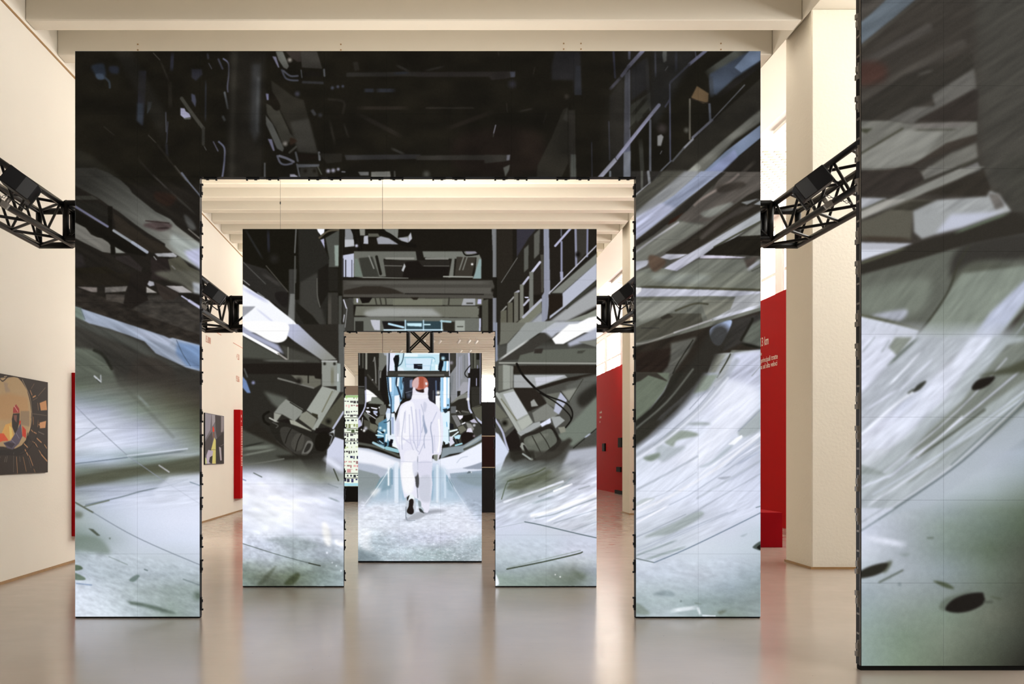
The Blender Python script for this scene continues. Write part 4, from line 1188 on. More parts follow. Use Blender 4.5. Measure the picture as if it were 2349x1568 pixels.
P 2a2722 1 4 720,1180 1110,900 1110,1300 1140,1400 1240,1520 1300,1600 700,1600 710,1240
P 84877c 1 7 870,1030 1110,920 1100,1050 900,1090 720,1200
P 66686a 1 6 720,1250 840,1240 850,1420 1000,1600 760,1600 720,1430
P f4f4ff 1 3 870,1450 960,1450 970,1500 900,1545
E ffffff 1 20 855,1350
L 8c8c80 1 3 14 900,1350 960,1430
L 5c5a50 1 4 44 980,1355 1120,1380
L c4c6dc 1 3 42 1130,20 1140,340 1130,480
L c2c6de 1 3 46 1140,620 1140,1300 1420,1620
L 14120f 1 2 20 1170,320 1070,440 1040,520 1090,590 1170,600
E ffffff 1 36 1105,1085
P 25252c 1 4 190,600 480,600 480,900 370,1200 190,1110
L 50607c 1 6 36 390,680 400,1100
L 4c5058 1 5 28 330,900 330,1100
P a8d4f4 1 4 490,600 700,590 700,1280 500,1400 480,1000
L ffffff 1 5 66 590,620 590,1240
L f8fcff 1 4 38 675,620 670,1050
L 6cacd8 1 3 12 545,620 545,900
P e8f4fc 1 5 500,1380 700,1350 700,1600 480,1600
P fafcff 1 3 380,1010 480,1000 490,1500 380,1400
E fffff4 1 44 440,940
E 14242c 1 22 660,1220
P 1f2c34 1 4 540,1310 640,1290 640,1380 590,1400
T 815 950 9.8
P 4c4b3c 1 5 180,120 330,160 440,380 500,400 430,420 200,300
P 6f6f58 1 5 330,200 480,240 520,300 440,400 320,320
P 70725f 1 4 460,100 640,20 640,120 540,280 450,200
P 17140f 1 4 300,60 450,110 400,200 330,170
P 5c8ca8 1 7 520,200 720,80 760,700 640,760 480,600
P e8f2fc 1 5 700,-20 880,-20 980,800 860,720 720,560
P 14161a 1 4 440,520 520,540 640,520 640,700 540,650
L d8f8ff 1 4 34 450,470 620,490
L e0f8ff 1 4 28 500,380 600,430
E e8fcff 1 30 560,310
E ecffff 1 36 650,370
P 0e1a20 1 3 560,380 640,390 650,430 600,430
P 1c1815 1 6 40,300 200,420 440,430 500,600 380,680 40,640
P c0c0e0 1 6 30,150 110,120 150,250 30,330
E b8b8c4 1 44 230,320
E ffffff 1 32 195,370
E ffffff 1 16 135,345
L c0c4c8 1 4 18 160,80 140,250
L 55584c 1 14 56 30,650 380,710 640,790 980,940
L a8ccd8 1 7 52 400,640 640,755
L 98c0d4 1 5 28 540,600 620,660
L 98c8d4 1 9 80 700,760 960,830
L e8f8ff 1 5 46 700,460 690,600
P 1a2228 1 4 650,620 720,650 700,720 650,740
P 0e1018 1 3 750,660 790,560 850,570 840,640 800,720 750,700
P f4faff 1 5 820,720 900,560 960,770
L 1c3448 1 3 16 800,-20 780,120 700,180 640,190
P a8b8d8 1 5 805,70 860,70 860,450 810,440
L 1c2c2c 1 3 24 785,150 790,460
P c8d0e0 1 12 700,1000 1100,1000 1100,2000 700,2000
P b8c0d0 1 12 30,740 300,770 700,900 1000,1010 1030,1040 1010,2000 30,2000
P f4f6ff .95 30 30,770 400,850 900,1040 1010,1080 1000,1250 700,1220 400,1130 30,1080
P 8c9698 1 18 30,1230 500,1350 560,1420 440,2000 30,2000
P 84a4b4 1 9 700,1300 780,1250 780,2000 500,2000
L c8d0e4 1 4 14 700,1290 460,2000
L f4fcff 1 4 38 725,1300 720,2000
L 7c98a8 1 7 56 790,1230 790,1520
L dce4f4 1 9 76 900,1150 900,2000
L a8cce4 1 7 38 985,1250 990,2000
T 960 950 9.8
P e0f4ff 1 3 540,-20 700,-20 700,650 540,700
L 58a8dc 1 4 16 630,180 640,280
L 1c3c48 1 2 14 680,350 690,600
L 2c3438 1 2 14 670,640 680,820
P 1c1c18 1 3 550,600 600,640 600,750 545,750
P 3a3930 1 5 705,-20 1240,-20 1430,330 1430,450 1000,700 700,760
P 7c7c7c 1 4 740,30 850,20 960,240 870,290
P 17140f 1 3 940,50 1200,0 1230,110 1150,150 1000,190
P f4f0ff 1 3 870,30 1000,30 990,80 930,130
P 8c8c88 1 7 1060,180 1180,220 1250,330 1200,400 1100,300
P 70705a 1 4 880,290 1000,250 1080,350 940,440
L f8f8ff 1 3 28 980,220 1040,190
P c0bcd0 1 4 1150,150 1250,100 1330,200 1200,190
E d0d0d8 1 32 1250,250
P 1c1512 1 4 950,470 1060,380 1240,440 1260,560 1010,690 960,600
P e0dcec 1 3 1070,400 1100,320 1180,310 1220,410
L ecfcff 1 3 38 700,390 860,350
P c0e8f8 1 4 790,500 900,460 950,470 920,560 830,560
P dcdcec 1 5 690,500 760,500 820,640 700,730
L ecfcff 1 2 28 750,510 890,400
L 0e1218 1 2 24 780,560 830,650
L 0e1218 1 2 24 860,560 900,650
P 1c1c20 1 3 700,200 780,220 790,330 700,340
E 8c8088 1 28 1245,490
P 8c98a0 1 12 540,760 700,740 1000,700 1430,440 1430,640 1000,850 700,900 490,1000
L a8dcec 1 5 34 830,700 970,660
L a8b0b0 1 14 36 980,780 1430,490
L 4c5044 1 14 50 1030,790 1250,700 1430,590
P dfe5f4 1 14 480,1010 1430,900 1430,2000 300,2000 300,1000
P eef2ff 1 18 480,1000 900,900 1430,630 1430,1100 1000,1200 500,1250
L c8d0e0 1 9 18 860,1090 960,980 1100,950
P 98a0b0 1 11 980,1210 1200,1150 1430,1070 1430,1235 1100,1230
P 98a8b8 1 13 700,1330 1430,1260 1430,2000 820,2000
S 606c74 1 6 1090,1330 1130,1280 1200,1310
E ffffff 1 14 1185,1305
P d0dcf0 1 9 470,1230 620,1340 700,1500 720,2000 310,2000 310,1100 440,1100
L ecf4ff 1 7 34 540,1250 545,2000
L 5c90b0 1 6 36 640,1380 640,1500
L 34505c 1 5 28 690,1480 740,1560
L ccd8ec 1 3 14 640,1350 850,2000
T 0 0 1
M 818 1112 1108 1292 7 1112,1130,1150,1165,1190,1215,1240,1265,1292 a4aab0 8ca4b0 ccdcf0 b4d0e8 c8d8ec b4c4d8 9aa8bc a4aab4 98a8b4 ccdcf0 b4d0e8 c8d4e8 b0c0d4 9aa8bc b8bcc4 c8d0e0 ccd4e8 c8dcf0 ccdcf0 c4d4e8 a8b4cc d4d8e8 dce0f0 d4e0f0 d8e0f0 dce0f2 d8e0f2 b8c4d8 ecf0fa dce2f0 ccd6e8 d8deee d8deee dcdef0 ccd6e8 ecf2fa d0dae4 ccd2e2 ccd2e4 ccd0e4 d4d6e8 d4dae8 dce6f0 b4c2cc c0cad8 ccd2e2 c4c8d8 c0cad4 b4c4cc 8c9ca0 b4c2cc c0ced8 b4c4ca a8b8bc a8b4bc acbac2 74847f a8b8be bccad2 a4b6ba a0b0b4 98a6aa ccd4da
T 815 1090 7.468
P 70909c 1 12 420,60 510,-10 500,200 330,240
L ffffff 1 4 34 550,0 550,150
L dce8f8 1 10 50 690,0 690,440
L a0c4dc 1 9 34 765,40 775,380
L b8d4e8 1 10 50 1345,0 1315,420
L c0d4ec 1 9 36 1500,100 1500,360
L d8e8f8 1 9 40 1420,40 1420,400
L 44606c 1 9 32 1600,40 1680,200
S 8898a0 .8 20 1750,0 2180,-20 2180,180 1850,120
S a8b4c4 .8 26 1850,300 2180,250 2180,650 1950,560
L 8898a0 1 3 8 1990,690 2180,675
K .5 22 12 10 40,860 2180,860 2180,1500 40,1500
N .1 0 10 6 11 20,400 2200,400 2200,1500 20,1500
T 0 0 1
P b0c6d8 .75 5 896,1070 1016,1070 1056,1146 1040,1158 860,1158 838,1165
P 7f9cac .8 3 884,1092 896,1078 898,1120 872,1128
P 88a4b4 .6 3 1020,1084 1034,1110 1040,1130 1026,1122
L e4eefa .9 1 9 909,1064 909,1150
L f4faff .9 1 4 891,1072 891,1112
L e8f2fc .8 1 6 1003,1068 1003,1150
L d0e0f0 .9 1 5 1020,1076 1021,1140
L a0bed4 .8 1 5 925,1080 925,1145
L 90b0c8 .7 1 4 993,1080 991,1146
L 6f94ac .8 1 3 899,1078 899,1110
L eef4fc .9 .6 1.6 897,1070 862,1122
L eef4fc .7 .8 2 862,1122 826,1170
L dfe8f4 .7 .6 1.6 1016,1070 1046,1126
L dfe8f4 .5 .8 2 1046,1126 1096,1202
P ffffff .7 4 850,1130 868,1118 872,1124 856,1140
P e6ebf5 .6 9 822,1178 850,1150 1060,1150 1100,1210 1100,1225 822,1215
S f6f9ff .7 6 826,1220 850,1216 846,1250 858,1262 830,1258
S 7e8c94 .8 6 820,1262 850,1268 880,1290 818,1290
N .1 0 9 3 15 821,1150 1105,1150 1105,1290 821,1290
T 770 740 3.41
S 9a9ea8 .9 8 525,1550 600,1535 720,1500 870,1468 760,1462 640,1490
P c4ccd6 1 1 556,1345 600,1335 622,1380 628,1440 616,1500 560,1516 543,1470
S e9e9f8 1 1 612,505 600,560 585,604 545,620 505,650 484,715 462,800 462,890 478,960 494,1010 508,1080 504,1160 514,1240 526,1320 538,1370 552,1360 570,1344 600,1345 622,1372 636,1376 648,1390 660,1440 672,1462 700,1482 722,1480 735,1420 748,1340 755,1260 750,1180 755,1110 756,1040 790,1038 822,1030 832,960 840,860 836,760 818,690 780,640 732,606 720,560 716,500
S f8f8ff .9 6 500,700 540,640 600,620 620,700 600,850 530,950 490,940 475,850
S ffffff .8 8 520,1100 600,1080 620,1180 600,1320 540,1330 515,1220
S dcdcee .9 5 650,1090 745,1090 740,1200 650,1190
S c6cad8 .8 9 655,1210 740,1200 745,1330 735,1400 665,1390 645,1300
L c8cae2 1 3 8 590,660 605,800 610,940
L c4c6de 1 3 7 625,680 640,860 640,980
L ccceea 1 3 7 655,680 665,860 650,960
L c8cae0 1 3 6 575,720 580,900 600,980
L d4d4ea 1 3 6 545,690 540,860
L d0d0e6 1 3 8 520,900 590,950
L d0d2e6 1 2 5 520,915 620,920 745,915
S 9aa6c0 1 3 684,720 700,790 716,850 700,870 688,820 680,760
L a8b0c8 1 2 6 700,870 690,915 695,980
L a4acc4 1 2 8 748,780 742,830 756,920 760,1020
L c0c4dc 1 2 6 790,700 745,800
L d4d6ea 1 3 8 770,880 775,1000
L ffffff .9 4 14 805,760 815,900 800,1010
L c4c6d8 1 2 6 600,980 630,1040 640,1060
L 8890a0 1 2 6 640,1045 640,1150
S 4a4a4c 1 2 618,1185 640,1165 652,1230 645,1290 628,1280 622,1230
L 8890a0 1 2 6 636,1290 642,1370
L d0d2e4 1 2 5 505,1085 620,1090
L c4c8dc 1 2 5 648,1092 750,1090
S f0f0fa .9 5 545,1010 630,1000 630,1075 540,1075
L bcc0d6 1 2 6 540,700 528,800 516,900 520,990
S c9cce0 .8 5 690,620 712,640 700,700 684,680
L b4bad0 1 1.5 5 668,640 690,740 672,860
L b8bcd2 1 2 5 612,930 632,990 648,1010
L b8bcd2 1 2 5 690,940 664,1000 650,1030
S dcdeee .9 6 600,1100 640,1090 640,1180 612,1200
S d2d4e6 .8 6 484,740 500,800 492,880 476,880 474,800
S 84887f 1 2 766,1036 806,1034 806,1056 790,1080 770,1070
S e4e2ec 1 1 798,1034 812,1036 806,1064 796,1072
S f0f6fa 1 2 560,1350 596,1340 616,1372 600,1385 570,1390
S 2c2826 1 1 556,1368 572,1350 576,1352 562,1392
S 241e1c 1 1 574,1388 592,1376 606,1384 608,1410 604,1440 611,1470 604,1492 584,1498 560,1486 556,1466 568,1440 572,1412
L 6c7480 1 1 5 549,1440 548,1530
L 8c94a0 1 2 5 556,1520 560,1546 620,1546
S 8c9aa0 1 2 644,1390 664,1400 668,1440 650,1440
S b4c0c8 1 2 648,1440 672,1440 690,1470 664,1470
S 3a3e40 1 1 650,1452 668,1456 686,1478 690,1490 660,1478
S b0b4bc .9 4 640,1480 700,1500 660,1530 600,1540 570,1530
S ba6450 1 1 598,500 600,462 620,436 650,424 684,424 710,440 724,476 718,510 700,528 660,534 618,522
S d6b4b4 1 2 598,498 602,462 620,438 646,428 650,470 640,510 616,520
S a85440 1 2 656,430 680,428 692,470 684,516 662,520 654,470
S c07868 1 3 690,440 712,450 720,490 706,520 690,510
S e8e4ea 1 2 700,470 716,470 716,486 704,490
L b89090 1 1 4 612,510 650,518 700,520
S 30201c 1 2 620,516 650,528 690,520 690,546 660,546 630,534
S e8e4f0 1 2 604,512 622,514 624,560 600,580
S f0ecf6 1 2 690,522 718,506 720,570 700,560
S f4f4fc .9 3 610,556 650,552 710,556 716,590 600,596
=0
F 3a3631
T 1949 0 3.92
P 444239 1 70 1150,-40 1700,-40 1700,1700 1200,1700
P 3d3a36 1 8 60,-40 300,-40 60,80
P 48443f 1 9 60,80 380,-40 330,30 60,240
P 5f6870 1 5 370,-20 640,-20 400,180 90,430 90,230 200,140
L 45423c 1 8 20 650,0 420,190 110,440
L 4a4642 1 18 70 60,630 420,430 700,280
L 47433e 1 16 70 60,930 450,700 1000,420
S 44302a 1 34 60,600 300,600 300,750 60,790
P 33302b 1 12 60,1010 480,700 1100,500 1100,640 780,900 560,1000 340,1110 60,1110
P 605d56 1 9 730,880 1110,640 1130,820 800,990 600,1100 560,1140 340,1110 560,990 760,980
L 47443f 1 9 28 600,700 740,660
P 302b27 1 7 600,1110 1110,830 1150,840 1140,1112
P 6f6e64 1 7 60,1115 340,1110 540,1140 1135,1120 1135,1230 840,1350 480,1540 60,1555
P 86867c 1 16 60,1410 470,1190 840,1210 640,1450 300,1535 60,1530
L 6e6a66 1 9 44 540,1160 1100,1140
L 3e3c28 1 4 15 60,1425 470,1180
L 4c4a3c 1 5 12 570,1195 960,1190
P 3f402c 1 4 60,1185 200,1180 140,1225
P 3a342e 1 6 1130,1230 1130,1290 930,1370 600,1500 460,1590 60,1590 60,1560 300,1555 560,1505 860,1310
P 686761 1 9 1130,1310 1140,1440 860,1560 600,1590 900,1400
L 3a3a2c 1 4 14 860,1568 1150,1455
P 706f6d 1 7 900,1590 1140,1480 1190,1590
P 42403b .8 60 1120,-100 1700,-100 1700,1700 1230,1700 1160,1200
T 1949 390 3.92
P 3c3b36 .8 40 1250,0 1700,0 1700,500 1450,500
P 332e2a 1 7 60,30 300,40 560,-10 640,60 660,110 440,240 60,262
P 6c6a62 1 7 640,60 700,-10 960,-10 660,110
L 35332a 1 4 14 660,120 980,-5
P 83837a 1 6 980,10 1210,-10 960,110 640,240 480,310 60,480 60,395 330,290 480,230
P 2f2b25 1 9 640,245 960,110 1190,10 1260,200 1220,260 900,250
P a2a09a 1 7 60,405 330,290 500,280 60,475
P a4a6ac 1 7 60,270 330,275 200,340 60,385
L 4c4c38 1 3 12 60,400 300,290
P 5c5848 1 12 200,450 520,290 780,295 560,390 540,650 60,640 60,490
P 3a362a 1 7 360,380 540,300 770,300 560,385
L 45382a 1 12 36 60,630 560,648
P 9c9fa0 1 9 560,390 780,290 1220,260 1250,210 1330,240 1440,390 1100,500 800,590 640,640 570,580
P bec2d2 1 20 900,420 1250,400 1400,380 1000,540 760,590
P 6c6864 1 11 1230,230 1330,240 1380,350 1300,380
P b4b6c0 1 7 60,670 560,680 400,740 220,790 60,850
P d2d6e2 1 6 60,740 380,735 220,790 60,840
P 5f625a 1 14 60,970 760,770 1080,690 1700,540 1700,880 900,1600 60,1600
S 747a70 1 44 100,1100 700,1000 600,1300 100,1300
S 35332f 1 32 1000,700 1650,580 1650,800 1150,850 900,1000
S 565a4a 1 34 1100,850 1500,900 1300,1100 900,1050
P 2f2a21 1 7 60,880 300,780 640,660 1100,540 1450,400 1700,400 1700,560 1100,670 640,810 60,965
L 5a5c42 1 6 20 60,870 500,720
L 5a6454 1 7 22 930,590 1420,410
P 828a80 1 18 620,1470 880,1110 1000,950 1700,860 1700,1100 1250,1600 540,1600
P bac1d6 1 18 1250,1300 1700,880 1700,1020 1260,1600 1040,1600
P 5a6050 1 9 1700,1080 1700,1600 1360,1600
P 3f3e38 .85 50 1400,-100 1700,-100 1700,420 1560,430 1500,380
L b4bac8 1 6 16 1400,1600 1700,1220
L b4bac8 1 6 12 1480,1600 1700,1340
P cfd4e2 1 9 60,1310 620,1450 560,1600 60,1600
L 8c9498 1 4 8 120,1560 220,1440
L 8c9498 1 4 8 350,1568 420,1450
S a8acb8 1 16 200,1320 500,1270 450,1370 250,1340
L 55583c 1 6 22 60,1315 370,1385 620,1450
L 3a3a2a 1 6 18 1060,700 960,880 880,1100 740,1320 620,1470 540,1590
N .1 -50 60 7 12 60,950 1700,700 1700,1600 60,1600
N .16 -33 90 9 21 60,-1560 1700,-1560 1700,400 60,400
T 0 0 1
M 1974 740 2360 1535 5 770,830,880,930,980,1040,1090,1130,1172,1210,1260,1310,1360,1410,1460,1535 d8dcec c4c8d4 b0b8bc c8cede 6c7468 dce0f0 b8bec8 b0b4bc d4daea 7c847c d0d4e4 b4bac6 d4d8e8 a0a8a8 6a7062 c4c8d6 c8cee0 dce0f0 8f978f 747c6c dcdff0 dce0f2 a8b0b4 808878 9098a0 d4d8e4 b8bec4 98a098 b4bac8 a8b4c0 b8c0c4 b4bcc0 c0c6d0 b4bec8 98a4a8 d4dae6 ccd2de b8c2cc a4b0b4 7c8880 ccd4e4 b4bcc4 98a4a8 7c8a80 5c6858 d0d6e8 a8b0b8 88968f 6c7a70 505c4a d4dae8 a4acb4 808e88 5f6c5c 4a5242 b8c2ca a8b0b8 8c989c 6c786c 4c5240 a0acb4 9aa4a6 848e8c 666f64 444838 98a8a8 8a968e 7c8a7c 6c745f 424636 94a49e 7c8c7c 7a8a72 5a6450 383c30 8fa09a 80907c 68755c 48503c 1e1c18
T 1949 780 3.92
P d8dcec 1 20 60,-10 600,-10 60,500
P 8a9088 1 9 340,80 400,-10 560,-10 420,160
P b0b6be .75 18 600,-10 1080,-10 700,380 420,600 60,900 60,540 330,260
L 6c7470 1 5 26 330,250 610,-10
L 8c9498 1 3 8 110,120 220,-10
L 8c9498 1 3 8 280,120 350,20
L e0e4f0 1 5 16 350,420 640,110
L dce0f0 1 5 14 430,480 740,180
L d8dcec 1 6 18 140,640 420,460
L e8ecf8 1 7 24 60,900 350,640 560,480
S 34362c 1 3 558,482 600,420 670,380 674,400 620,460
L 50544c 1 4 16 520,490 560,460
P dfe4f4 .75 18 1080,-10 1280,-10 1000,330 700,620 350,980 100,1000 500,650 900,230
P a8b0b4 .75 16 1280,-10 1700,-10 1700,420 1000,1060 600,1420 300,1600 60,1600 60,1260 500,880 900,480
P 6a7260 .75 18 1400,60 1700,0 1700,280 1200,620 800,900 500,1060 700,830 1000,560 1200,300
L 5c6454 1 8 24 600,1060 900,860 1200,640
P 98a0a0 1 9 60,1120 250,1180 340,1225 60,1210
L c8ccd8 1 5 12 300,1200 950,660 1400,180
L d2d6e6 1 5 16 350,1240 1100,640 1700,140
L c8d0dc 1 5 14 450,1300 1200,740 1700,370
L ccd4e0 1 5 16 200,1400 900,980 1700,430
L e4e8f4 1 4 10 600,1060 1000,700
L d8dce8 1 5 14 150,1500 800,1080
L 8c9490 1 5 12 500,1300 1100,880
L d4dae8 1 6 20 60,1350 400,1210
N .13 -42 50 5 13 60,-10 1700,-10 1700,400 300,1600 60,1600
S 4c5038 1 14 1150,340 1400,260 1600,180 1600,290 1300,330
S 1c1814 1 3 1090,430 1150,370 1290,342 1260,400 1180,450 1100,465
P b0b9c3 .8 14 1700,500 1200,950 900,1180 300,1600 700,1500 1700,800
L d0d4e0 1 3 10 1700,410 950,1110 400,1490 200,1600
L 4c585c 1 3 11 1700,450 1250,880 900,1180 330,1568 250,1620
L 5c6868 1 3 8 1700,400 900,1135
T 1949 1168 3.92
P ccd2e0 1 5 60,0 400,0 60,215
L 98a0a8 1 4 8 60,150 300,0
L 5a686c 1 3 8 60,225 400,5
L dde2f0 1 22 50 120,260 500,330
S 5c6450 1 9 330,480 375,480 320,570 250,560
S 2c2a1f 1 5 40,600 120,545 200,512 280,492 335,490 325,530 280,575 210,605 120,625 40,632
S 5c6458 .7 9 790,890 850,810 1000,760 1100,745 900,830 860,915
S 1c1916 1 4 848,905 880,850 940,805 1030,772 1120,756 1185,757 1195,785 1205,820 1185,860 1130,895 1060,922 970,936 890,928
L 505848 1 7 22 1190,840 1280,840
L 505a40 1 7 14 1250,790 1370,820
L 40483a 1 3 11 255,665 470,555
S 4c5a3c 1 6 740,650 860,670 930,720 850,710
L 606c60 1 4 12 690,268 740,265
S 909a9c 1 9 430,410 540,400 500,435
E 788488 1 16 440,680
L b8c0c8 .25 1 3 477,0 477,330
L b8c0c8 .25 1 3 842,700 842,1400
N .04 0 8 8 14 60,0 1700,0 1700,1450 60,1450
=4
W 10.24 1.5 2.115 1.01 300
F 2e2723
T 0 840 9.7875
P b49c78 1 6 -400,420 -200,280 0,250 100,250 250,235 340,250 430,340 540,520 610,760 640,1000 640,1200 610,1450 540,1700 300,1850 0,1800 -400,1800
P b8946a .9 40 150,600 560,700 600,1200 150,1200 -300,1200 -300,700
P 9c8c7c .8 20 20,350 120,380 100,450 180,560 60,580
P 8c7c68 .8 14 400,1000 600,1000 600,1350 380,1300
L 2a2220 1 3 22 -300,330 -100,260 0,330 150,215 340,240 430,330 540,500 610,760 645,1000 640,1200 620,1400 560,1568
L d8c0a0 1 2 14 440,300 560,550 620,720 650,980 655,1200 600,1450
L c8b090 1 2 16 30,230 90,220
P c08c60 1 3 830,820 980,760 1000,980 860,990
P c8946a 1 3 830,1260 980,1220 960,1380 840,1390
L c08a5c 1 2 30 680,690 740,660
L c08a5c 1 2 24 620,540 660,640
L b07c50 1 2 22 690,1140 690,1300
L b07c50 1 2 22 800,1180 790,1350
L 8c7058 1 2 12 640,500 710,390
L 8c7058 1 2 12 800,660 960,480
L 8c7058 1 2 10 680,760 780,700
L 6c5c50 1 2 12 650,1060 990,1100
L d0a070 1 2 14 790,820 800,980
P a03838 1 2 235,930 300,850 370,950 375,1040 230,1045
L e0b0a0 1 2 20 260,890 340,1010
P 2a2422 1 3 230,1060 380,1050 370,1250 300,1568 210,1350 205,1180
P 7c5048 1 3 240,1090 320,1090 310,1260 260,1200
P e0b040 1 3 190,1240 210,1400 250,1568 40,1568 130,1330
P e8d8b0 1 3 150,1380 200,1400 230,1568 130,1568
P 5c5468 1 3 400,1270 440,1568 280,1568 330,1420
P c83c28 1 2 440,1330 520,1420 525,1568 440,1568
P c83c28 1 2 370,1220 410,1220 400,1300 370,1320
T 0 960 9.7875
P d8a860 1 3 60,130 190,90 240,370 190,480 40,500 -60,400
P e0c878 1 2 140,150 200,200 220,400 160,470
P d85838 1 3 -300,330 20,330 130,490 0,500 -300,600
P c83c28 1 2 450,170 520,260 520,440 440,370
P 585266 1 3 10,540 180,490 410,110 440,400 360,560 220,690 100,660
P 383040 1 3 20,560 130,520 280,560 200,660
L a09cb0 1 2 10 180,460 280,560
L a09cb0 1 2 12 300,320 370,440
P 1e1a18 1 4 -300,700 220,700 420,600 520,480 560,300 600,420 500,700 350,800 -300,830
L c89468 1 2 24 740,560 860,780
L c89468 1 2 30 870,800 1000,950
L c89468 1 2 26 770,440 870,530
L c89468 1 2 26 500,690 570,820
L c89468 1 2 22 600,830 680,1050
L c89468 1 2 20 640,500 720,540
L c89468 1 2 22 310,860 330,1220
L b08058 1 2 20 460,860 530,1180
L b08058 1 2 20 700,1130 730,1200
L 8c8078 1 2 14 60,860 40,970
L 8c8078 1 2 14 100,840 80,970
L 8c8078 1 2 12 245,760 240,1200
L 8c8078 1 2 12 380,850 390,960
L 8c8078 1 2 10 580,880 640,1100
L 8c8078 1 2 14 -60,860 -120,1000
L b08058 1 2 20 -200,860 -280,1200
L d0b080 1 2 14 640,0 600,200 560,380
L d0a070 1 2 20 940,580 990,660
L b08058 1 2 24 640,250 680,290
L b08058 1 2 24 700,300 760,330
L 6c625c 1 2 20 800,290 930,350
L c89468 1 2 20 810,130 940,180
L c89468 1 2 26 480,560 560,640
L 181412 1 3 22 560,400 700,560 1010,900
L 181412 1 3 18 80,800 420,800 640,620 790,300 800,0
=5
W 20.05 1.87 2.10 .995 360
F 6c6a74
T 440 930 5.406
P 8c8c9c 1 2 130,90 225,110 210,300 140,430
P 9898a4 1 2 230,110 280,120 270,200 235,260
P 3e3a3e 1 2 270,120 345,130 345,330 380,320 380,460 300,430 275,300
P 8c8890 1 2 345,130 380,140 375,280 360,330 345,330
P 4a464a 1 2 140,460 230,320 245,420 225,560 190,545 150,620
P 2a2628 1 2 280,420 380,330 380,720 280,720
L c0bcc4 1 1 5 340,500 378,480
P b0acb8 1 1 320,510 345,520 355,680 335,680
L b0a0a8 1 1 6 300,540 300,620
L d8d0d8 1 1 5 270,120 275,300
L 1c1a1c 1 1 6 225,120 215,290
P d8402c 1 1 240,270 250,255 262,290 262,325 240,325
P 7c5848 1 1 245,330 262,330 262,390 245,410
P e4e060 1 1 262,395 280,430 280,720 235,720 240,620 222,545
L 3c3c40 1 1 6 225,545 278,548
P b8b4d0 1 1 185,550 248,560 235,640 200,720 160,720 165,620
P 2a2628 1 1 205,640 240,620 230,720 195,700
P c8dc80 1 1 145,640 160,650 170,720 148,722
P 1e1c20 1 1 133,600 150,600 145,725 133,725
'''
def _hx(c):
    v=np.array([int(c[i:i+2],16) for i in (0,2,4)],dtype=np.float32)
    if v[2]<min(v[0],v[1])-6 and v[1]>=v[0]-14: m=v.mean(); v=m+(v-m)*.62
    return v
def _spl(p,closed=True,n=5):
    p=np.array(p,float); m=len(p); out=[]
    for i in range(m if closed else m-1):
        a,b,c,d=(p[(i-1)%m],p[i],p[(i+1)%m],p[(i+2)%m]) if closed else (p[max(i-1,0)],p[i],p[i+1],p[min(i+2,m-1)])
        for j in range(n):
            t=j/n; out.append(.5*((2*b)+(c-a)*t+(2*a-5*b+4*c-d)*t*t+(3*b-a-3*c+d)*t**3))
    if not closed: out.append(p[-1])
    return np.array(out)
def _box(a,r,ax):
    if r<1: return a
    k=2*r+1; pad=[(0,0),(0,0)]; pad[ax]=(r+1,r)
    c=np.cumsum(np.pad(a,pad,mode='edge'),axis=ax,dtype=np.float64)
    if ax==0: return ((c[k:]-c[:-k])/k).astype(np.float32)
    return ((c[:,k:]-c[:,:-k])/k).astype(np.float32)
def _blur(a,s):
    if s<.35: return a
    if s<1.5:
        w=min(.3,s*s/3+.06); 
        for ax in (0,1):
            u=np.roll(a,1,ax); d=np.roll(a,-1,ax); a=a*(1-2*w)+(u+d)*w
        return a
    r=max(1,int(round(s*.95)))
    for _ in range(2):
        for ax in (0,1): a=_box(a,r,ax)
    return a
def _noise(X,Y,seed):
    xi=np.floor(X).astype(np.int64); yi=np.floor(Y).astype(np.int64); fx=X-xi; fy=Y-yi
    fx=fx*fx*(3-2*fx); fy=fy*fy*(3-2*fy)
    def h(a,b):
        n=(a*374761393+b*668265263+seed*1442695)&0xffffffff; n=((n^(n>>13))*1274126177)&0xffffffff
        return ((n^(n>>16))&0xffff)/65535.
    return (h(xi,yi)*(1-fx)+h(xi+1,yi)*fx)*(1-fy)+(h(xi,yi+1)*(1-fx)+h(xi+1,yi+1)*fx)*fy
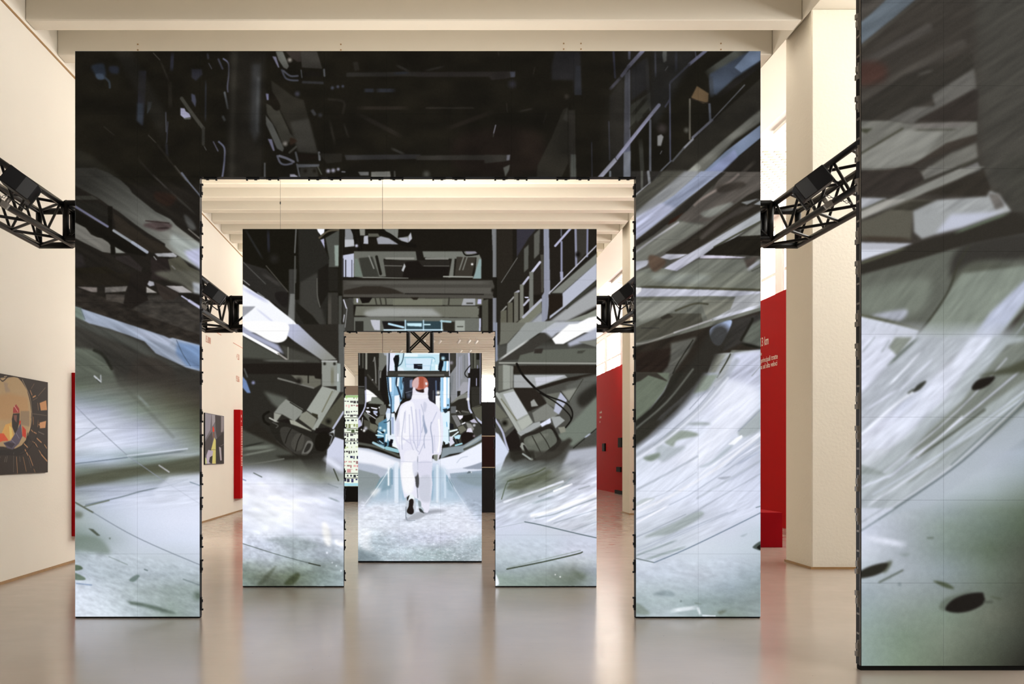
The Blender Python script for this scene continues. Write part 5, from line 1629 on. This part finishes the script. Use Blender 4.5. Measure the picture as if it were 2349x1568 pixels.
class Canvas:
    def __init__(s,x0,y0,x1,y1):
        s.x0,s.y0=x0,y0; s.w,s.h=x1-x0,y1-y0; s.a=np.zeros((s.h,s.w,3),np.float32)
    def _bb(s,p,m):
        x0=max(0,int(np.floor(p[:,0].min()-m))); x1=min(s.w,int(np.ceil(p[:,0].max()+m))+1)
        y0=max(0,int(np.floor(p[:,1].min()-m))); y1=min(s.h,int(np.ceil(p[:,1].max()+m))+1)
        return (x0,y0,x1,y1) if x1>x0 and y1>y0 else None
    def mask(s,p,b):
        m=b*3+2; x0=int(np.floor(max(p[:,0].min(),-m)-m)); x1=int(np.ceil(min(p[:,0].max(),s.w+m)+m))+1
        y0=int(np.floor(max(p[:,1].min(),-m)-m)); y1=int(np.ceil(min(p[:,1].max(),s.h+m)+m))+1
        if x1<=0 or y1<=0 or x0>=s.w or y0>=s.h or x1<=x0 or y1<=y0: return None
        ss=2; H=(y1-y0)*ss; W=(x1-x0)*ss
        ys=y0+(np.arange(H)+.5)/ss; acc=np.zeros((H,W+1),np.float32)
        for (ax,ay),(bx,by) in zip(p,np.roll(p,-1,0)):
            if ay==by: continue
            lo,hi=(ay,by) if ay<by else (by,ay)
            i0=np.searchsorted(ys,lo,'left'); i1=np.searchsorted(ys,hi,'left')
            if i1<=i0: continue
            yy=ys[i0:i1]; xx=ax+(yy-ay)*(bx-ax)/(by-ay)
            ci=np.clip(np.round((xx-x0)*ss),0,W).astype(int)
            np.add.at(acc,(np.arange(i0,i1),ci),1)
        M=(np.cumsum(acc,1)[:,:W]%2).astype(np.float32)
        M=M.reshape(y1-y0,ss,x1-x0,ss).mean((1,3))
        return s._clip(_blur(M,b),x0,y0,x1,y1)
    def _clip(s,M,x0,y0,x1,y1):
        cx0,cy0,cx1,cy1=max(x0,0),max(y0,0),min(x1,s.w),min(y1,s.h)
        if cx1<=cx0 or cy1<=cy0: return None
        return M[cy0-y0:cy1-y0,cx0-x0:cx1-x0],(cx0,cy0,cx1,cy1)
    def comp(s,r,c,al):
        if r is None: return
        M,(x0,y0,x1,y1)=r; M=(M*al)[...,None]; v=s.a[y0:y1,x0:x1]; v+=(c-v)*M
    def line(s,p,w,b,c,al):
        if len(p)>2: p=_spl(p,False,4)
        soft=max(.9,b*1.6); bb=s._bb(p,w/2+soft+1)
        if not bb: return
        x0,y0,x1,y1=bb; Y,X=np.mgrid[y0:y1,x0:x1].astype(np.float32); X+=.5; Y+=.5; D=np.full(X.shape,1e9,np.float32)
        for (ax,ay),(bx,by) in zip(p[:-1],p[1:]):
            dx,dy=bx-ax,by-ay; L=dx*dx+dy*dy+1e-9
            t=np.clip(((X-ax)*dx+(Y-ay)*dy)/L,0,1); D=np.minimum(D,(X-ax-t*dx)**2+(Y-ay-t*dy)**2)
        M=np.clip((w/2-np.sqrt(D))/soft+.5,0,1)
        if b>1.05 and len(p)==2:
            d=p[1]-p[0]; L=np.hypot(*d); u=((X-p[0,0])*d[0]+(Y-p[0,1])*d[1])/L; e=min(.3*L,3*w+4)
            M*=np.clip((u+w*.3)/e,0,1)**.7*np.clip((L+w*.3-u)/e,0,1)**.7
        s.comp((M,bb),c,al)
    def run(s,txt):
        ox=oy=0.;sc=1.;wp=None
        def pts(t): 
            p=np.array([[float(v) for v in q.split(',')] for q in t]); 
            p=p/sc+[ox,oy]
            if wp: d=4.285*2400/(980-p[:,0]); p=np.stack([(d-wp[0])/wp[1]*wp[4],(wp[2]-1.315-(1040-p[:,1])*d/2400)*wp[4]/wp[1]],1)
            return p-[s.x0,s.y0]
        for ln in txt.strip().splitlines():
            f=ln.split(); o=f[0]
            if o=='F': s.a[:]=_hx(f[1])
            elif o=='W': wp=[float(v) for v in f[1:6]]
            elif o=='T': ox,oy,sc=map(float,f[1:4])
            elif o=='F2':
                k=np.array([[float(v) for v in q.split(',')] for q in f[2:4]])-[s.x0,s.y0]; k=k.astype(int).clip(0)
                r=s.a[k[0,1]:k[1,1],k[0,0]:k[1,0]]; t=np.clip(np.arange(r.shape[0])/30.,0,1)[:,None,None]; r[:]=r*(1-t)+_hx(f[1])*t
            elif o in 'PS':
                p=pts(f[4:]); p=_spl(p) if o=='S' else p
                b=float(f[3])/sc*.8; s.comp(s.mask(p,b),_hx(f[1]),float(f[2]))
            elif o=='G':
                p=pts(f[7:]); g=pts(f[5:7]); r=s.mask(p,float(f[4])/sc*.8)
                if r is None: continue
                M,(x0,y0,x1,y1)=r; Y,X=np.mgrid[y0:y1,x0:x1]; d=g[1]-g[0]
                t=np.clip(((X-g[0,0])*d[0]+(Y-g[0,1])*d[1])/(d@d),0,1)[...,None]
                s.comp(r,_hx(f[1])*(1-t)+_hx(f[2])*t,float(f[3]))
            elif o=='L':
                s.line(pts(f[5:]),max(float(f[4])/sc,.7),float(f[3])/sc,_hx(f[1]),float(f[2]))
            elif o=='E':
                p=pts(f[4:])[0]; r=float(f[3])/sc; bb=s._bb(np.array([p]),r*1.8+1)
                if bb:
                    x0,y0,x1,y1=bb; Y,X=np.mgrid[y0:y1,x0:x1]; D=np.hypot(X+.5-p[0],Y+.5-p[1])
                    s.comp((np.clip(1.25-D/max(r,.8)*.85,0,1)**1.2,bb),_hx(f[1]),float(f[2]))
            elif o=='M':
                x0,y0,x1,y1=[float(v) for v in f[1:5]]; n=int(f[5]); ys=np.array([float(v) for v in f[6].split(',')])
                C=np.array([_hx(c) for c in f[7:]]).reshape(len(ys),n,3)
                ix0,iy0,ix1,iy1=max(0,int(x0-s.x0)),max(0,int(y0-s.y0)),min(s.w,int(x1-s.x0)),min(s.h,int(y1-s.y0))
                X=np.arange(ix0,ix1)+s.x0; Y=np.arange(iy0,iy1)+s.y0; xs=np.linspace(x0,x1,n)
                R=np.stack([np.stack([np.interp(X,xs,C[j,:,k]) for j in range(len(ys))]) for k in range(3)],-1)
                t=np.clip((np.arange(iy1-iy0)+1)/40.,0,1)[:,None]
                for k in range(3):
                    q=s.a[iy0:iy1,ix0:ix1,k]; q[:]=q*(1-t)+np.stack([np.interp(Y,ys,R[:,i,k]) for i in range(len(X))],1)*t
            elif o in 'NK':
                amp,ang,lu,lv,sd=[float(v) for v in f[1:6]] if o=='N' else (float(f[1]),0,float(f[2]),float(f[3]),float(f[4]))
                q=f[6:] if o=='N' else f[5:]
                r=s.mask(pts(q),6 if o=='N' else 4)
                if r is None: continue
                M,(x0,y0,x1,y1)=r; Y,X=np.mgrid[y0:y1,x0:x1].astype(np.float32); a=np.deg2rad(ang)
                u=X*np.cos(a)+Y*np.sin(a); v=-X*np.sin(a)+Y*np.cos(a); sd=int(sd)
                if o=='N':
                    n=(_noise(u/lu,v/lv,sd)*.6+_noise(u/lu*2.3,v/lv*2.1,sd+7)*.4)-.5
                    s.a[y0:y1,x0:x1]*=(1+2*amp*n*M)[...,None]
                else:
                    n=_noise(u/(lu/sc),v/(lv/sc),sd)*.7+_noise(u/(lu/sc)*2.2,v/(lv/sc)*2.2,sd+3)*.3
                    s.comp((np.clip((n-.62)*6,0,1)*M,(x0,y0,x1,y1)),_hx('f0f6ff'),amp)
    def out(s,grain=.02,soft=0):
        for k in range(3): s.a[...,k]=_blur(s.a[...,k],soft)
        a=np.clip(s.a,0,255)/255.; Y,X=np.mgrid[0:s.h,0:s.w]
        n=_noise(X/1.7,Y/1.7,99)-.5
        return np.clip(a+(grain*n)[...,None],0,1)
BOX={1:(174,120,1745,1418),2:(557,527,1371,1348),3:(821,810,1105,1286),0:(1974,-20,2350,1528),4:(0,0,300,202),5:(0,0,360,192)}
def paint(txt):
    res={}
    for blk in re.split(r'(?m)^=',txt):
        if not blk.strip(): continue
        k=int(blk[0]); c=Canvas(*BOX[k]); c.run(blk[2:]); res[k]=c.out(soft={0:2.0,1:1.15,2:.6}.get(k,.4))
    return res
IMG=paint(ART)
PX,PZ,TH=.498,.502,.08
def led_material(k,x0,W_,z0,H_,mirror=False):
    im=mkimg('video_frame_%d'%k,IMG[k]); m,nt,b=nodes('video_screen_%d'%k); N=nt.nodes; L=nt.links
    tc=N.new('ShaderNodeTexCoord'); sx=N.new('ShaderNodeSeparateXYZ'); L.new(tc.outputs['UV'],sx.inputs[0])
    t=N.new('ShaderNodeTexImage'); t.image=im; t.extension='MIRROR' if mirror else 'EXTEND'
    L.new(tc.outputs['UV'],t.inputs[0])
    b.inputs['Base Color'].default_value=(.003,.003,.003,1); b.inputs['Roughness'].default_value=.7; b.inputs['Specular IOR Level'].default_value=.03
    L.new(t.outputs[0],b.inputs['Emission Color']); b.inputs['Emission Strength'].default_value=1.0
    return m
def led_panel(root,cx,cz,m,uvf):
    bm=bmesh.new(); g=.0004; w=PX/2-g; h=PZ/2-g
    add_box(bm,-PX/2,.006,-PZ/2,PX/2,TH,PZ/2,1)
    add_box(bm,-w*.82,TH,-h*.82,w*.82,TH+.018,h*.82,1)
    uv=bm.loops.layers.uv.new('UVMap')
    pts=((-w,0,-h),(w,0,-h),(w,0,h),(-w,0,h)); vs=[bm.verts.new(p) for p in pts]; f=bm.faces.new(vs); f.material_index=0
    for l,p in zip(f.loops,pts): l[uv].uv=uvf(cx+p[0],cz+p[2])
    vb=[bm.verts.new((p[0],.006,p[2])) for p in pts]
    for i in range(4): bm.faces.new((vs[i],vb[i],vb[(i+1)%4],vs[(i+1)%4])).material_index=1
    me=bpy.data.meshes.new('led_panel'); bm.to_mesh(me); bm.free(); me.materials.append(m); me.materials.append(M_body)
    put('led_panel',me,root,(cx,0,cz))
bm=bmesh.new(); add_box(bm,-.052,.022,-.010,.052,.05,0); add_box(bm,-.034,.028,-.017,-.012,.046,-.010); add_box(bm,.040,.026,-.020,.054,.046,-.008)
clamp_me=mesh('edge_clamp',bm,M_body)
bm=bmesh.new(); add_box(bm,-.05,.026,-.009,.05,.038,0); add_box(bm,-.05,.034,-.016,-.02,.062,-.004); add_box(bm,-.005,.030,-.014,.03,.054,-.004)
clamp_st=mesh('edge_clamp',bm,M_steel)
bm=bmesh.new(); add_box(bm,-.006,.02,-.006,.006,.055,0); tick_me=mesh('edge_tab',bm,M_steel)
bm=bmesh.new(); add_box(bm,-PX/2,.012,0,PX/2,TH-.01,.012); foot_me=mesh('foot_plate',bm,M_dark,.002)
def portal(label,d,cx,nw,nh,leg,head,m,uvf,z0=.012,clamp=clamp_me,feet=True,steel=False):
    r=thing('led_portal',label,'video screen',(cx,d,0))
    for j in range(nh):
        for i in range(nw):
            if leg and leg<=i<nw-leg and j<nh-head: continue
            led_panel(r,(i-(nw-1)/2)*PX,z0+(j+.5)*PZ,m,uvf)
    if feet:
        for i in range(nw):
            if leg and leg<=i<nw-leg: continue
            put('foot_plate',foot_me,r,((i-(nw-1)/2)*PX,0,0),scale=(1,1,z0/.012))
    if leg:
        zi=z0+(nh-head)*PZ; xi=(nw-2*leg)*PX/2
        for i in range(nw-2*leg):
            for s in (-1,1):
                put('edge_clamp',clamp,r,(-xi+(i+.5)*PX+s*.17,0,zi),rot=(0,0,0),scale=(s*-1,1,1))
        for j in range(nh-head):
            for s in (-1,1):
                for q in (-1,1):
                    put('edge_clamp',clamp,r,(s*xi,0,z0+(j+.5)*PZ+q*.15),rot=(0,s*math.pi/2,0),scale=(q,1,1))
                    if steel: put('edge_tab',tick_me,r,(s*xi,0,z0+(j+.5)*PZ+q*.06),rot=(0,s*math.pi/2,0))
        if steel:
            bm=bmesh.new(); add_box(bm,-.004,.009,0,-.0005,.0155,(nh-head)*PZ); me=mesh('edge_strip',bm,M_steel)
            put('edge_strip',me,r,(xi,0,z0)); put('edge_strip',me,r,(-xi+.0045,0,z0))
    return r
def uv_lin(nw,nh,z0): return lambda x,z:((x+nw*PX/2)/(nw*PX),(z-z0)/(nh*PZ))
D0,D1,D2,D3=6.34,8.36,10.30,12.63
m1=led_material(1,0,0,0,0); m2=led_material(2,0,0,0,0); m3=led_material(3,0,0,0,0); m0=led_material(0,0,0,0,0,True)
portal('largest fully visible LED portal, second from the camera, showing a dark machine tunnel',D1,-.075,11,9,2,2,m1,uv_lin(11,9,.012))
portal('smaller LED portal framed inside the large one, showing lamps and steel brackets',D2,-.075,7,7,2,2,m2,uv_lin(7,7,.012))
portal('smallest upright LED screen in the centre, showing a person in white overalls from behind',D3,-.088,3,5,0,0,m3,uv_lin(3,5,.02),z0=.02)
portal('nearest LED portal, cropped by the right edge, showing a concrete tunnel wall with round holes',D0,-.108,15,11,2,2,m0,
       lambda x,z:((abs(x)-2.739)/(376/377.),(z-.03)/(1548/377.)),z0=.03,clamp=clamp_st,steel=True)
# ---------------- trusses ----------------
bm=bmesh.new(); tube(bm,(0,0,0),(0,0,1),1,10); unit=mesh('chord',bm,M_black)
bm=bmesh.new(); tube(bm,(0,0,0),(0,0,1),1,6); unit2=mesh('brace',bm,M_black)
def rod(name,me,parent,a,b,r):
    a=Vector(a); b=Vector(b); d=b-a
    return put(name,me,parent,a,rot=d.to_track_quat('Z','Y'),scale=(r,r,d.length))
S=.29
def truss(label,a,axis,length,group='black box trusses between the portals',cells=None,cross=False):
    r=thing('lighting_truss',label,'truss',a,group=group)
    def P(t,u,v): return {'Y':(u,t,v),'X':(t,u,v),'Z':(u,v,t)}[axis]
    for u in (0,S):
        for v in (0,S): rod('chord',unit,r,P(0,u,v),P(length,u,v),.024)
    for t in (0,length):
        bm=bmesh.new()
        for p,q in (((0,0),(S,0)),((S,0),(S,S)),((S,S),(0,S)),((0,S),(0,0))): tube(bm,P(t,*p),P(t,*q),.028,8)
        put('end_frame',mesh('end_frame',bm,M_black),r)
    n=cells or max(1,round(length/.62))
    for i in range(n):
        t0,t1=length*i/n,length*(i+1)/n; tm=(t0+t1)/2
        for (p,q) in (((0,0),(S,0)),((0,S),(S,S)),((0,0),(0,S)),((S,0),(S,S))):
            if cross: rod('brace',unit2,r,P(t0,*p),P(t1,*q),.011); rod('brace',unit2,r,P(t1,*p),P(t0,*q),.011)
            else: rod('brace',unit2,r,P(t0,*p),P(tm,*q),.012); rod('brace',unit2,r,P(tm,*q),P(t1,*p),.012)
    return r
y1=8.63-(D0+.15)
for s,nm in ((-1,'left'),(1,'right')):
    x=-.075+s*2.945; xo=x if s>0 else x-S
    truss('black truss joining the nearest portal to the %s side of the large portal'%nm,(xo,D0+.15,3.09),'Y',8.92-D0-.15)
    xa=x-.74 if s>0 else x+.04
    truss('short black truss behind the large portal, its %s end showing'%nm,(xa,8.63,3.09),'X',.70)
    x=-.075+s*1.945; xo=x if s>0 else x-S
    truss('black truss between the large and smaller portals on the %s'%nm,(xo,D1+.16,2.596),'Y',10.86-D1-.16)
    xa=x-.74 if s>0 else x+.04
    truss('short black truss behind the smaller portal, its %s end showing'%nm,(xa,10.57,2.596),'X',.70)
tw=truss('upright black truss tower standing behind the central screen',(-.088-S/2,D3+.15,.03),'Z',3.4,cells=12,cross=True)
bm=bmesh.new(); add_box(bm,-.2,-.02,-.03,.49,.39,-.006); put('base_plate',mesh('base_plate',bm,M_black,.003),tw)
# ---------------- lamps on the trusses ----------------
def lamp(label,loc,s,sc_=1.0):
    r=thing('wash_light',label,'stage light',loc,group='stage lights on the trusses'); r.rotation_euler=(0,s*math.radians(36),s*math.radians(12)); r.scale=(sc_,)*3
    bm=bmesh.new(); add_box(bm,-.125,-.09,-.07,.125,.09,.07); put('housing',mesh('housing',bm,M_body,.008),r)
    bm=bmesh.new(); add_box(bm,*((.02,-.094,-.064,.12,-.09,.064) if s>0 else (-.12,-.094,-.064,-.02,-.09,.064))); 
    put('front_plate',mesh('front_plate',bm,mat('slate_plate',(.045,.05,.06),.4)),r)
    bm=bmesh.new(); add_box(bm,-.145,-.015,-.12,-.135,.015,.03); add_box(bm,.135,-.015,-.12,.145,.015,.03); add_box(bm,-.145,-.015,-.13,.145,.015,-.12); put('yoke',mesh('yoke',bm,M_black),r)
    bm=bmesh.new(); tube(bm,(0,0,-.13),(0,0,-.19),.018); add_box(bm,-.03,-.02,-.21,.03,.02,-.17); put('clamp',mesh('clamp',bm,M_steel),r)
    bm=bmesh.new()
    for i in range(9):
        a=Vector((-s*(.02+.012*i)*1.0,-.03,-.13-.018*i)); n_=8
        pts=[a+Vector((math.cos(t)*.009*(1 if i%2 else .2),math.sin(t)*.009*(.2 if i%2 else 1),math.sin(t)*.012)) for t in [2*math.pi*k/n_ for k in range(n_)]]
        for k in range(n_): tube(bm,pts[k],pts[(k+1)%n_],.003,4)
    put('safety_chain',mesh('safety_chain',bm,M_chrome),r)
for s,nm in ((-1,'left'),(1,'right')):
    lamp('boxy black stage light clamped on the front %s truss'%nm,(-.075+s*2.80,7.4,3.215),-s,.95)
    lamp('boxy black stage light on the %s truss beyond the large portal'%nm,(-.075+s*1.82,9.3,2.73),-s,.75)
# ---------------- cables, small ceiling spots ----------------
for nm,x,y,z0,z1 in (('thin black cable hanging from a ceiling beam above the smaller portal at its left',-2.26,16.1,2.9,5.93),('thin black suspension cable rising behind the central screen',-.545,12.78,2.53,6.52)):
    t=thing('suspension_cable',nm,'cable',(x,y,z0)); rod('wire',unit2,t,(0,0,0),(0,0,z1-z0),.0022)
    bm=bmesh.new(); tube(bm,(0,0,2.25),(0,0,2.29),.009); put('gripper',mesh('gripper',bm,M_black),t)
random.seed(9)
spots=[(972,778),(994,779),(1009,779),(1053,778),(1076,778),(1093,779),(896,801),(920,801),(1057,801),(1078,801)]
for i,(px,py) in enumerate(spots):
    k=(1040-py)/(5.86-1.315); y=2400/k
    t=thing('ceiling_spotlight','small pale spotlight on the distant ceiling, '+('right of the tower truss' if i<6 else 'low and left of the tower truss' if i<8 else 'lowest pair right of the tower truss'),'spotlight',((px-980)/k,y,5.92),group='small spotlights on the distant ceiling')
    bm=bmesh.new(); tube(bm,(0,0,0),(0,0,-.10),.012); put('stem',mesh('stem',bm,M_white),t)
    bm=bmesh.new(); tube(bm,(-.07,0,-.22),(.05,0,-.08),.05,10); put('head',mesh('head',bm,M_white),t)
# framed photographs on the left wall
wall_print('wall_photograph','large mounted photograph of a worker with a red helmet inside a round tunnel cage','picture',10.24,11.74,1.105,2.115,picture_mat('print_a',mkimg('print_a',IMG[4])),'photographs on the left wall')
wall_print('wall_photograph','smaller-looking mounted photograph of a worker in a yellow suit further along the wall','picture',20.05,21.92,1.105,2.10,picture_mat('print_b',mkimg('print_b',IMG[5])),'photographs on the left wall')
